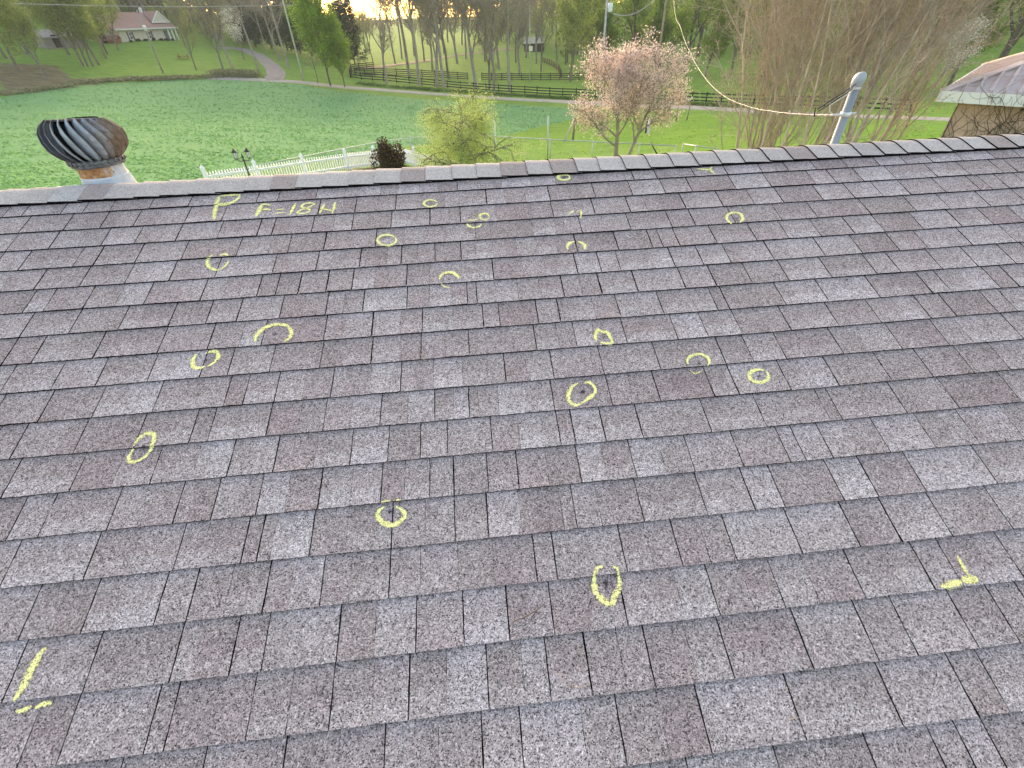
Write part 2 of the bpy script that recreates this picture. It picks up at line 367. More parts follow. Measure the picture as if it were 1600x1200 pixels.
def roof_h(s):
    """height of the shingle surface over the roof plane at s (middle of the tabs)"""
    i = math.ceil((S0-s)/EXPO-1e-9); v = (s-row_s(i))/EXPO; return TH*(1-v)+.0012*v
random.seed(5)
Vr = []; Fr = []; Mr = []; Cr = []
def tabjoints(i):
    rng = random.Random(900+i); J = []
    if i in ROWS:
        for p in ROWS[i]:
            px = abs(p); x = line_x_at(row_s(i), px); J.append((x, p > 0, px))
    lo = min([j[0] for j in J], default=0); hi = max([j[0] for j in J], default=0)
    x = lo
    while x > XL:
        x -= rng.choice([.12, .17, .21, .26, .09]); J.append((x, rng.random() < .8, None))
    x = hi
    while x < XR:
        x += rng.choice([.12, .17, .21, .26, .09]); J.append((x, rng.random() < .8, None))
    J.sort(key=lambda q: q[0]); out = [J[0]]
    for j in J[1:]:
        if j[0]-out[-1][0] > .022: out.append(j)
    return out
def shear(x, i):
    """sideways run of a joint over one course, from the photo's joint directions"""
    if x < -4.5 or x > 5.5 or i < -1 or i > 19: return 0.0
    s = row_s(i); px, py = topx(roofpt(x, s)); r1 = ray(px, py); r2 = ray(*VPJ); n = np.cross(r1, r2)
    P0 = roofpt(0, s+EXPO)-np.array([0, 0, CAMZ]); return float(-(P0@n)/n[0]-x)
NV = 7
for i in range(0, 36):
    J = tabjoints(i); s = row_s(i); rng = random.Random(77+i*13)
    fine = i <= 20
    prevtone = .4
    for a in range(len(J)-1):
        x0, b0, p0 = J[a]; x1, b1, p1 = J[a+1]
        g0 = (rng.uniform(.0011, .0023)*(1.35 if i < 8 else 1) if b0 else .0004); g1 = (rng.uniform(.0011, .0023)*(1.35 if i < 8 else 1) if b1 else .0004)
        x0 += g0; x1 -= g1; w_ = x1-x0
        if w_ < .012: continue
        sh0, sh1 = shear(x0, i), shear(x1, i)
        r = rng.random(); tone = .40+.15*r if rng.random() < .7 else .50+.14*r
        if abs(tone-prevtone) < .06: tone += .10*rng.choice((-1, 1))
        if p0 is not None and p1 is not None:
            mid = (p0+p1)/2
            for (ri, la, lb) in LIGHT:
                if ri == i and p0-6 <= (la+lb)/2 <= p1+6 and (lb-la) > .6*(p1-p0): tone = .74
        prevtone = tone
        hue = rng.random(); lift_ = rng.uniform(0, .0016); curl = rng.uniform(0, .0006) if rng.random() < .85 else rng.uniform(.001, .0025)
        split = rng.uniform(.3, .7) if (w_ > .11 and rng.random() < .62) else None
        t2 = max(.08, min(.92, tone+rng.choice((-1, 1))*rng.uniform(.07, .18)))
        nx = max(2, int(w_/(.008 if fine and -4.6 < x0 < 5.6 else .05)))
        U = np.linspace(0, 1, nx+1); base = len(Vr)
        band = rng.uniform(.10, .30)*(rng.random() < .55)
        for j in range(NV+1):
            v = j/NV*1.12                                   # runs on beneath the course above
            for q, u in enumerate(U):
                xb = x0+(x1-x0)*u+(sh0+(sh1-sh0)*u)*v
                if 0 < q < nx: pass
                edge = 0.0
                if q in (0, nx): edge = float(vnoise(j*1.7+a*9, i*7+q, .0009))
                sb = s+v*EXPO+float(wave(xb, i))*(1-v)+float(wave(xb, i-1))*v
                if j == 0: sb += float(vnoise(xb*120, i, .0010))+float(vnoise(xb*45, i+3, .0004))
                h = (TH+lift_+curl*(1-v)**3)*(1-v)+.0008*v
                if j == NV: h = -.001
                P = ORG+np.array([xb+edge, 0, 0])+UROOF*sb+NROOF*h
                Vr.append(P)
                tn = tone if (split is None or u < split+float(vnoise(v*5, i*3+a, .03))) else t2
                Cr.append((tn, band, v/1.12, hue))
        # butt face and side faces
        nb = len(Vr)
        for q in range(nx+1): Vr.append(Vr[base+q]-NROOF*(TH+.003+lift_)+UROOF*.001); Cr.append((0, 0, 0, hue))
        w0 = nx+1
        for j in range(NV):
            for q in range(nx):
                k = base+j*w0+q; Fr.append((k, k+1, k+1+w0, k+w0)); Mr.append(0)
        for q in range(nx): Fr.append((nb+q, nb+q+1, base+q+1, base+q)); Mr.append(1)
        for side, q in ((0, 0), (1, nx)):
            sb0 = len(Vr)
            for j in range(NV+1):
                Vr.append(Vr[base+j*w0+q]-NROOF*.0085); Cr.append((0, 0, 0, hue))
            for j in range(NV):
                k = base+j*w0+q; f = (sb0+j, k, k+w0, sb0+j+1); Fr.append(f if side == 0 else f[::-1]); Mr.append(1)
house = empty('house', (0, 0, 0), label='low house seen from its own roof, under weathered grey and mauve asphalt shingles', cat='house')
def finish_roof(name, V, Fc, Mi, Cc, mats, parent):
    me = mesh_np(name, V, Fc, Mi)
    ca = me.color_attributes.new('tone', 'FLOAT_COLOR', 'POINT'); ca.data.foreach_set('color', np.asarray(Cc, np.float32).ravel())
    return link(name, me, mats, parent)
# granule material
def granules(name, calm=0.0):
    m, t, b = mat(name, .95, .12)
    co = objco(t); vc = N(t, 'ShaderNodeVertexColor', layer_name='tone'); sp = N(t, 'ShaderNodeSeparateColor'); t.links.new(vc.outputs[0], sp.inputs[0])
    tone, band, v, hue = sp.outputs[0], sp.outputs[1], sp.outputs[2], vc.outputs[1]
    big = noise(t, co, 11, 4, .6); mid = noise(t, co, 38, 4, .65); small = noise(t, co, 120, 3, .7)
    # pale band along the lower part of many tabs, ragged upper edge
    lowm = math_(t, 'SUBTRACT', math_(t, 'ADD', .18, math_(t, 'MULTIPLY', big, .42)), v, False)
    lowm = math_(t, 'MULTIPLY', math_(t, 'MULTIPLY', lowm, 9, True), band)
    tn = math_(t, 'ADD', tone, lowm); tn = math_(t, 'ADD', tn, math_(t, 'MULTIPLY', math_(t, 'SUBTRACT', mid, .5), .50)); tn = math_(t, 'ADD', tn, math_(t, 'MULTIPLY', math_(t, 'SUBTRACT', big, .5), .32), True)
    warm = ramp(t, tn, [(0, (.235, .186, .195)), (.45, (.312, .256, .265)), (1, (.430, .385, .412))])
    cool = ramp(t, tn, [(0, (.225, .185, .190)), (.45, (.308, .262, .268)), (1, (.430, .392, .412))])
    c = mix(t, hue, warm, cool)
    # single granules, about two millimetres
    vo = N(t, 'ShaderNodeTexVoronoi'); vo.inputs['Scale'].default_value = 380; t.links.new(co, vo.inputs['Vector'])
    sv = N(t, 'ShaderNodeSeparateColor'); t.links.new(vo.outputs['Color'], sv.inputs[0])
    g = ramp(t, sv.outputs[0], [(0, .10), (.13, .32), (.21, .80), (.6, 1.05), (.85, 1.36), (1, 2.0)])
    vo2 = N(t, 'ShaderNodeTexVoronoi'); vo2.inputs['Scale'].default_value = 135; t.links.new(co, vo2.inputs['Vector'])
    sv2 = N(t, 'ShaderNodeSeparateColor'); t.links.new(vo2.outputs['Color'], sv2.inputs[0])
    g2 = ramp(t, sv2.outputs[0], [(0, .68), (.18, .90), (.6, 1.02), (1, 1.20)])
    g = mix(t, 1, g, g2, 'MULTIPLY')
    if calm: c = mix(t, 1, c, (1.12, 1.17, 1.12), 'MULTIPLY'); g = mix(t, calm, g, (.92, .92, .92))
    c = mix(t, 1, c, g, 'MULTIPLY')
    # worn places where granules are gone and the mat shows dark
    worn = math_(t, 'MULTIPLY', math_(t, 'SUBTRACT', math_(t, 'MULTIPLY', small, math_(t, 'ADD', mid, .45)), .555), 7, True)
    c = mix(t, math_(t, 'MULTIPLY', worn, .5), c, (.06, .05, .055))
    t.links.new(c, b.inputs['Base Color'])
    bump(t, b, sv.outputs[0], .5*(1-calm), .0012)
    return m
shing_m = granules('shingle_granules'); cap_m = granules('cap_granules', .6)
edge_m = simple('asphalt_edge', (.010, .007, .009), 1, .3, 60, 0, 0)
mat_m = simple('felt_under', (.010, .008, .010), 1, .2, 20, 0, 0)
finish_roof('shingles', Vr, Fr, Mr, Cr, [shing_m, edge_m], house)
SRIDGE = S0+.232
dk = MB(); dk.face([roofpt(XL, S0-35*EXPO, -.0035), roofpt(XR, S0-35*EXPO, -.0035), roofpt(XR, SRIDGE, -.0035), roofpt(XL, SRIDGE, -.0035)])
yR, zR = roofpt(0, SRIDGE, 0)[1:]
def backpt(x, d, h=0.0):
    """a point on the far slope, d metres down from the ridge"""
    return np.array([x, yR+d*math.cos(SLOPE)+h*math.sin(SLOPE), zR-d*math.sin(SLOPE)+h*math.cos(SLOPE)])
SL = S0-35*EXPO; LEN = SRIDGE-SL
dk.face([backpt(XL, 0, -.004), backpt(XR, 0, -.004), backpt(XR, LEN, -.004), backpt(XL, LEN, -.004)])
for fn, dd in ((roofpt, None),):
    dk.face([roofpt(XL, SL, -.15), roofpt(XL, SRIDGE, -.15), roofpt(XR, SRIDGE, -.15), roofpt(XR, SL, -.15)])
dk.face([backpt(XL, LEN, -.15), backpt(XR, LEN, -.15), backpt(XR, 0, -.15), backpt(XL, 0, -.15)])
dk.face([roofpt(XL, SL, -.0035), roofpt(XL, SL, -.15), roofpt(XR, SL, -.15), roofpt(XR, SL, -.0035)])
dk.build('roof_deck', mat_m, house)
# far slope: plain courses, seen only from elsewhere
Vb = []; Fb = []; Mb = []; Cb = []
for i in range(int(LEN/EXPO)-1):
    rng = random.Random(4000+i); x = XL; d0 = .05+i*EXPO
    while x < XR:
        w_ = rng.choice([.12, .17, .21, .26, .32]); tn = rng.uniform(.15, .8); hue = rng.random(); bs = len(Vb)
        for d, h in ((d0, .0008), (d0+EXPO, TH), (d0+EXPO, 0)):
            for xx in (x+.001, min(x+w_, XR)-.001): Vb.append(backpt(xx, d, h)); Cb.append((tn, .2, 0 if d > d0 else 1, hue))
        Fb += [(bs, bs+1, bs+3, bs+2), (bs+2, bs+3, bs+5, bs+4)]; Mb += [0, 1]; x += w_
Fb = [f[::-1] for f in Fb]
finish_roof('shingles', Vb, Fb, Mb, Cb, [shing_m, edge_m], house)
# ridge caps bent over the ridge
Vc = []; Fc = []; Mc = []; Cc = []
x_cap = line_x_at(S0+.10, 824); SP = (line_x_at(S0+.10, 1545+41)-x_cap)/21.0
pinks = {-1: 1, 1: 1, -5: 1, 10.5: 1, 11: 1, 20: 1, -17: 1, -10: 1}
n0 = int((XL-x_cap)/SP); n1 = int((XR-x_cap)/SP)
HW = .140
def capprof(q, lift):
    """q -1..1 from near edge over the ridge to the far edge"""
    d = q*HW; rad = .034
    a = abs(d); h = .0135+lift
    f = backpt if d > 0 else (lambda x, dd, hh: roofpt(x, SRIDGE-dd, hh))
    P = f(0, a, h)
    if a < rad:
        Pe = np.array(backpt(0, rad, h)); Pn = np.array(roofpt(0, SRIDGE-rad, h)); u = (d+rad)/(2*rad)
        apex = np.array([0, yR, zR+h/math.cos(SLOPE)]); P = (1-u)**2*Pn+2*u*(1-u)*apex+u*u*Pe
    return P
for c_ in range(n0, n1+1):
    rng = random.Random(300+c_); xs = x_cap+c_*SP+rng.uniform(-.003, .003); ovl = 1.18
    tn = rng.uniform(.72, .92); hue = rng.uniform(.75, 1.0)
    if c_ in pinks: tn = .42; hue = 0.0
    bs = len(Vc); NQ, NU = 22, 6; skew = rng.uniform(-.006, .006)
    for j in range(NU+1):
        u = j/NU; xx = xs+.0015+u*SP*ovl
        for q in range(NQ+1):
            qq = q/NQ*2-1
            P = capprof(qq*(1+.012*math.sin(c_*2.3)), .0072*(1-min(1, u*1.0)) if u < 1 else -.003)
            P = np.array([xx+skew*qq+(float(vnoise(q*2.2, c_, .0012)) if j == 0 else 0), P[1], P[2]])
            if q == 0: P = P - UROOF*float(vnoise(xx*60, c_+5, .0012))
            Vc.append(P); Cc.append((tn, .0, .5, hue))
    for j in range(NU):
        for q in range(NQ):
            k = bs+j*(NQ+1)+q; Fc.append((k, k+NQ+1, k+NQ+2, k+1)); Mc.append(0)
    e = len(Vc)                                             # dark cut ends: near edge and the exposed side
    for q in range(NQ+1):
        P = Vc[bs+q].copy(); P[2] -= .012; P[0] += .001; Vc.append(P); Cc.append((0, 0, 0, 0))
    for q in range(NQ): Fc.append((bs+q, bs+q+1, e+q+1, e+q)); Mc.append(1)
    e = len(Vc)
    for j in range(NU+1):
        P = Vc[bs+j*(NQ+1)]-NROOF*.016; Vc.append(P); Cc.append((0, 0, 0, 0))
    for j in range(NU):
        k = bs+j*(NQ+1); Fc.append((e+j, e+j+1, k+NQ+1, k)); Mc.append(1)
capo = finish_roof('ridge_cap', Vc, Fc, Mc, Cc, [cap_m, edge_m], house)
# walls below
siding = simple('wall_siding', (.62, .58, .5), .8, .06, 2)
wl = MB(); gx0, gx1 = XL+.3, XR-.3; yN = roofpt(0, SL+.4)[1]; yF = backpt(0, LEN-.4)[1]; zE = roofpt(0, SL+.4, -.16)[2]
for (xa, ya, xb, yb) in ((gx0, yN, gx1, yN), (gx1, yF, gx0, yF)): wl.face([(xa, ya, .2), (xb, yb, .2), (xb, yb, zE), (xa, ya, zE)])
for x, o in ((gx0, 1), (gx1, -1)):
    P = [(x, yN, .2), (x, yN, zE), (x, yR, zR-.17), (x, yF, zE), (x, yF, .2)]; wl.face(P if o > 0 else P[::-1])
wl.build('wall', siding, house)

# ---- chalk marks on the shingles
def chalkmat(name, col, lo=.44, scale=420, dens=.5):
    m, t, b = mat(name, 1, 0); co = objco(t); uv = N(t, 'ShaderNodeTexCoord').outputs['UV']
    s = N(t, 'ShaderNodeSeparateXYZ'); t.links.new(uv, s.inputs[0])
    e = math_(t, 'ABSOLUTE', math_(t, 'SUBTRACT', s.outputs[1], .5)); e = math_(t, 'MULTIPLY', e, 2)
    vo = N(t, 'ShaderNodeTexVoronoi'); vo.inputs['Scale'].default_value = scale; t.links.new(co, vo.inputs['Vector'])
    sc = N(t, 'ShaderNodeSeparateColor'); t.links.new(vo.outputs['Color'], sc.inputs[0])
    nn = noise(t, co, 60, 3, .6)
    lim = math_(t, 'ADD', math_(t, 'MULTIPLY', math_(t, 'POWER', e, 2.2), .85), math_(t, 'MULTIPLY', math_(t, 'SUBTRACT', nn, dens), 1.3))
    lim = math_(t, 'ADD', lim, .12)
    al = math_(t, 'MULTIPLY', math_(t, 'SUBTRACT', sc.outputs[0], lim), 6, True)
    c = ramp(t, sc.outputs[1], [(0, tuple(k*.78 for k in col)), (1, tuple(min(1, k*1.12) for k in col))]); t.links.new(c, b.inputs['Base Color'])
    t.links.new(al, b.inputs['Alpha']); return m
chalk_m = chalkmat('yellow_chalk', (.92, .87, .38), dens=.575)
bruise_m = chalkmat('bare_asphalt', (.06, .05, .055), dens=.44)
def ribbon_on_roof(name, strokes, wid, m, label=None, closed_r=None):
    V = []; Fc = []; UVs = []
    for st in strokes:
        wf = st[0] if isinstance(st[0], (int, float)) else 1.0
        pts = st[1:] if isinstance(st[0], (int, float)) else st
        P = np.array([roofxs(*p) for p in pts]); out = []
        for i in range(len(P)-1):
            n = max(2, int(np.linalg.norm(P[i+1]-P[i])/.006)); p0 = P[max(i-1, 0)]; p1 = P[i]; p2 = P[i+1]; p3 = P[min(i+2, len(P)-1)]
            for k in range(n):
                u = k/n; out.append(.5*((2*p1)+(-p0+p2)*u+(2*p0-5*p1+4*p2-p3)*u*u+(-p0+3*p1-3*p2+p3)*u**3))
        out.append(P[-1]); out = np.array(out)
        if len(out) < 3: continue
        d = np.gradient(out, axis=0); d /= np.linalg.norm(d, axis=1)[:, None]+1e-9; nm = np.c_[-d[:, 1], d[:, 0]]
        base = len(V)
        for i, (p, q) in enumerate(zip(out, nm)):
            wv = wid*wf*(1+float(vnoise(i*.35, base, .22)))
            tp = min(1, .45+i*.12, .45+(len(out)-1-i)*.12)
            for j in range(5):
                a = (j/4-.5)*wv*tp*1.35; x, s = p+q*a; V.append(roofpt(x, s, roof_h(s)+.0034)); UVs.append((i*.1, j/4))
        for i in range(len(out)-1):
            for j in range(4):
                k = base+i*5+j; Fc.append((k, k+5, k+6, k+1))
    me = mesh_np(name, V, Fc); ul = me.uv_layers.new(name='UVMap'); UVs = np.array(UVs, np.float32)
    li = np.empty(len(me.loops), np.int32); me.loops.foreach_get('vertex_index', li); ul.data.foreach_set('uv', UVs[li].ravel())
    return link(name, me, m, house, label=label)
def ell(cx, cy, rx, ry, a0=0, a1=360, tilt=0, pinch=0):
    out = []
    n = 14
    for k in range(n+1):
        a = math.radians(a0+(a1-a0)*k/n); x = rx*math.cos(a); y = -ry*math.sin(a)
        x *= 1-pinch*(y/ry if ry else 0)*.5
        y2 = y; c, s = math.cos(math.radians(tilt)), math.sin(math.radians(tilt))
        out.append((cx+x*c-y2*s, cy+x*s+y2*c))
    return out
W_ = .0148
ribbon_on_roof('chalk_circle', [ell(881, 279, 9, 4.5, 10, 370), [.7, (871, 273), (881, 272.3), (891, 272)]], .020, chalk_m, 'small yellow chalk circle touching the ridge cap')
ribbon_on_roof('chalk_circle', [ell(673, 319.5, 10.5, 5.5, 20, 365)], W_*.8, chalk_m, 'small yellow chalk circle below the middle of the ridge')
ribbon_on_roof('chalk_circle', [ell(757, 340.5, 7.5, 5, 0, 350), [(749, 343), (741, 346), (731, 346)], ell(741, 350, 11, 7, 185, 350)], W_*.85, chalk_m, 'yellow chalk figure of a small loop above an open arc')
ribbon_on_roof('chalk_circle', [ell(605, 377, 14.5, 8.5, 30, 385)], W_*.85, chalk_m, 'thin yellow chalk circle on a brownish tab')
ribbon_on_roof('chalk_circle', [ell(340, 411.5, 15, 12, 110, 300), [(347, 422), (354, 416), (358, 410)], [(345, 401), (353, 399), (358, 402)]], W_, chalk_m, 'broken yellow chalk circle open on its right side')
ribbon_on_roof('chalk_circle', [ell(900, 388, 14, 9, -25, 80), ell(900, 388, 14, 9, 100, 205)], W_, chalk_m, 'yellow chalk arch, open at the bottom')
ribbon_on_roof('chalk_circle', [[(888, 338), (893, 334), (896, 330)], [(900, 334), (904, 331), (908, 333), (907, 342)], [.7, (892, 345), (897, 347)]], W_*.7, chalk_m, 'faint broken yellow chalk hook above the chalk arch')
ribbon_on_roof('chalk_circle', [ell(1147, 342.5, 12.5, 9, -50, 250), [.7, (1146, 331), (1152, 335)]], W_, chalk_m, 'yellow chalk circle with a small spike on top')
ribbon_on_roof('chalk_circle', [ell(702, 440, 15, 13, 5, 175), [.6, (689, 444), (696, 450), (704, 451)]], W_, chalk_m, 'yellow chalk arch fading into a faint lower arc')
ribbon_on_roof('chalk_circle', [[(400, 536), (403, 525), (414, 514), (432, 508.5), (448, 510), (456, 519), (454, 529), (445, 536)]], W_*1.1, chalk_m, 'largest yellow chalk arc round a dark bruise')
ribbon_on_roof('chalk_circle', [[(309, 553), (303, 563), (303, 573), (311, 577), (322, 574)], [(322, 553), (333, 550), (342, 554), (341, 562), (333, 570), (326, 574)]], W_, chalk_m, 'yellow chalk circle split by a shingle joint')
ribbon_on_roof('chalk_circle', [[(932, 536), (930, 526), (934, 517), (941, 520), (948, 521), (953, 528), (956, 536), (950, 539), (938, 537)]], W_, chalk_m, 'yellow chalk mark shaped like a letter b')
ribbon_on_roof('chalk_circle', [ell(1090, 567, 17, 12, -30, 200), [.6, (1078, 580), (1085, 585), (1095, 581)]], W_*.8, chalk_m, 'thin yellow chalk ring crossing a course edge')
ribbon_on_roof('chalk_circle', [ell(1185, 589, 15, 10.5, 60, 405)], W_, chalk_m, 'solid yellow chalk ring right of the thin ring')
ribbon_on_roof('chalk_circle', [[(903, 600), (893, 606), (888, 618), (890, 630), (900, 635), (911, 630)], [(912, 600), (921, 599), (929, 607), (929, 616), (919, 624), (911, 630)]], W_*.9, chalk_m, 'yellow chalk teardrop open at its top')
ribbon_on_roof('chalk_circle', [[(211, 699), (219, 687), (230, 679), (243, 681), (242, 692), (234, 708), (222, 719), (207, 723), (203, 716), (210, 702)]], W_*.85, chalk_m, 'tall slanting yellow chalk oval across a course edge')
ribbon_on_roof('chalk_circle', [[(601, 792), (593, 798), (591, 808), (600, 818), (612, 822), (624, 817), (633, 807), (628, 797), (619, 792)], [.6, (597, 786), (611, 783)], [.7, (620, 783), (627, 782)]], W_*.95, chalk_m, 'thick yellow chalk ring astride a joint')
ribbon_on_roof('chalk_circle', [[(928, 896), (928, 908), (930, 922), (937, 934), (948, 943), (957, 942), (961, 930), (967, 917), (967, 905), (965, 895)], [(928, 898), (933, 889), (941, 886)], [(957, 886), (963, 889), (966, 897)]], W_, chalk_m, 'lowest yellow chalk oval with a pointed bottom')
ribbon_on_roof('chalk_mark', [[1.2, (25, 1097), (38, 1077), (50, 1052), (62, 1028), (74, 1011)], [1.0, (27, 1112), (42, 1109), (52, 1103)], [1.0, (57, 1107), (68, 1101), (84, 1098)]], .014, chalk_m, 'yellow chalk corner mark in the lower left')
ribbon_on_roof('chalk_mark', [[1.0, (1493, 869), (1499, 880), (1506, 894), (1513, 903)], [1.5, (1467, 918), (1484, 914), (1499, 910)], [2.0, (1500, 908), (1512, 906), (1524, 905)]], .0125, chalk_m, 'yellow chalk corner mark in the lower right')
ribbon_on_roof('chalk_mark', [[(1088, 265.5), (1100, 266.5), (1112, 267)], [(1112, 262), (1108, 267)], [(1107, 266), (1116, 274)]], W_, chalk_m, 'small yellow chalk corner mark under the ridge')
ribbon_on_roof('chalk_letter', [[1.1, (343, 309), (340, 320), (337, 332), (335.5, 345)], [.9, (343, 308.5), (356, 307), (377, 306)], [1.0, (376, 307), (372, 313), (362, 319), (350, 321), (340, 321)]], .019, chalk_m, 'large yellow chalk letter P')
ribbon_on_roof('chalk_letter', [[1.1, (410, 320), (406, 330), (401, 341)], [(409, 320.5), (416, 320.7), (423, 322)], [(408, 328.5), (415, 328.7), (424, 329.5)]], .0175, chalk_m, 'yellow chalk letter F')
ribbon_on_roof('chalk_symbol', [[(432, 329.5), (438, 329), (444, 328.6)], [(431, 335.8), (438, 334.8), (445, 334)]], .0125, chalk_m, 'yellow chalk equals sign')
ribbon_on_roof('chalk_numeral', [[(463, 318.5), (459, 327), (454.5, 337)], [.6, (449, 336.5), (454, 337)]], .0125, chalk_m, 'yellow chalk numeral 1')
ribbon_on_roof('chalk_numeral', [[(492, 319.5), (483, 318.5), (474, 321), (473, 325), (480, 327.5), (485, 330), (481, 334), (472, 336), (466, 334), (470, 330.5), (480, 327), (488, 323), (493, 319.5)]], .0125, chalk_m, 'yellow chalk numeral 8')
ribbon_on_roof('chalk_letter', [[(508, 320), (504.5, 327), (500.5, 335)], [(504, 328.5), (512, 329.5), (520, 331.5)], [1.1, (524.5, 317.5), (522.5, 326), (520, 335.5)]], .0135, chalk_m, 'yellow chalk letter H')
bruises = [(881, 278.5, .012), (341, 412, .012), (430, 523.5, .013), (323, 563, .012), (1091, 569, .012), (1185, 590, .012), (910, 613, .015), (226, 700, .014), (609, 800, .010), (947, 911, .016),
           (904, 388, .010), (1150, 343, .010), (943, 529, .011), (702, 438, .009), (1322, 438, .008), (1411, 442, .006), (24, 449, .007), (1197, 852, .006), (1128, 1060, .006)]
for k, (px, py, r) in enumerate(bruises):
    r *= .8
    x, s = roofxs(px, py); V = [roofpt(x, s, roof_h(s)+.003)]; UVs = [(0, .5)]; Fc = []; n = 12
    for rr_, vv in ((.5, .7), (1.0, 1.0)):
        for q in range(n):
            a = 2*PI*q/n; rad = r*rr_*(1+.25*math.sin(q*2.1+k)); xx = x+rad*math.cos(a); ss = s+rad*math.sin(a)*1.1
            V.append(roofpt(xx, ss, roof_h(ss)+.003)); UVs.append((0, vv))
    me = bpy.data.meshes.new('hail_bruise')
    Fc = [(0, 1+q, 1+(q+1) % n) for q in range(n)]+[(1+q, 1+n+q, 1+n+(q+1) % n, 1+(q+1) % n) for q in range(n)]
    me.from_pydata([tuple(v) for v in V], [], Fc); ul = me.uv_layers.new(name='UVMap')
    for l in me.loops: ul.data[l.index].uv = UVs[l.vertex_index]
    link('hail_bruise', me, bruise_m, house)
# dry straws lying on the shingles
straw_m = simple('dry_straw', (.42, .36, .27), .8, .15, 40)
twig_m = simple('grey_twig', (.16, .13, .12), .9, .2, 40)
for pts, m_, r, lab in [([(801, 972), (818, 966), (838, 955), (851, 944)], twig_m, .0016, 'thin grey twig lying left of the lowest chalk oval'),
                        ([(898, 1002), (907, 1022), (920, 1044)], straw_m, .0008, 'straight pale straw below the lowest chalk oval'),
                        ([(872, 1052), (884, 1070), (902, 1075), (921, 1069)], straw_m, .0008, 'long curved pale straw near the bottom middle of the roof'),
                        ([(1228, 1127), (1236, 1122), (1249, 1120)], straw_m, .0008, 'short hooked pale straw near the bottom edge, right of the middle'),
                        ([(1343, 614), (1345, 604), (1344, 599)], straw_m, .0012, 'tiny upright straw on a pale tab right of the chalk rings'),
                        ([(658, 556), (663, 564), (667, 570)], straw_m, .0015, 'two-centimetre pale straw bent over a course edge in mid roof'),
                        ([(145, 450), (151, 461)], straw_m, .0018, 'whitish fleck of straw near the upper left of the roof'),
                        ([(1225, 1080), (1232, 1071)], straw_m, .0008, 'tiny pale straw beside a joint at the lower right')]:
    P = []
    for i, p in enumerate(pts):
        x, s = roofxs(*p); P.append(roofpt(x, s, roof_h(s)+.0035+r))
    b_ = MB(); b_.tube(P, [r]*(len(P)-1)+[r*.6], 5, 0); b_.build('twig' if m_ is twig_m else 'straw', m_, None, True, label=lab, cat='twig' if m_ is twig_m else 'straw')

# ------------------------------------------------------------------ things beyond the ridge
def vecv(*a): return np.array(a, float)
galv = simple('galvanised_steel', (.52, .55, .60), .38, .12, 6, .75, .5)
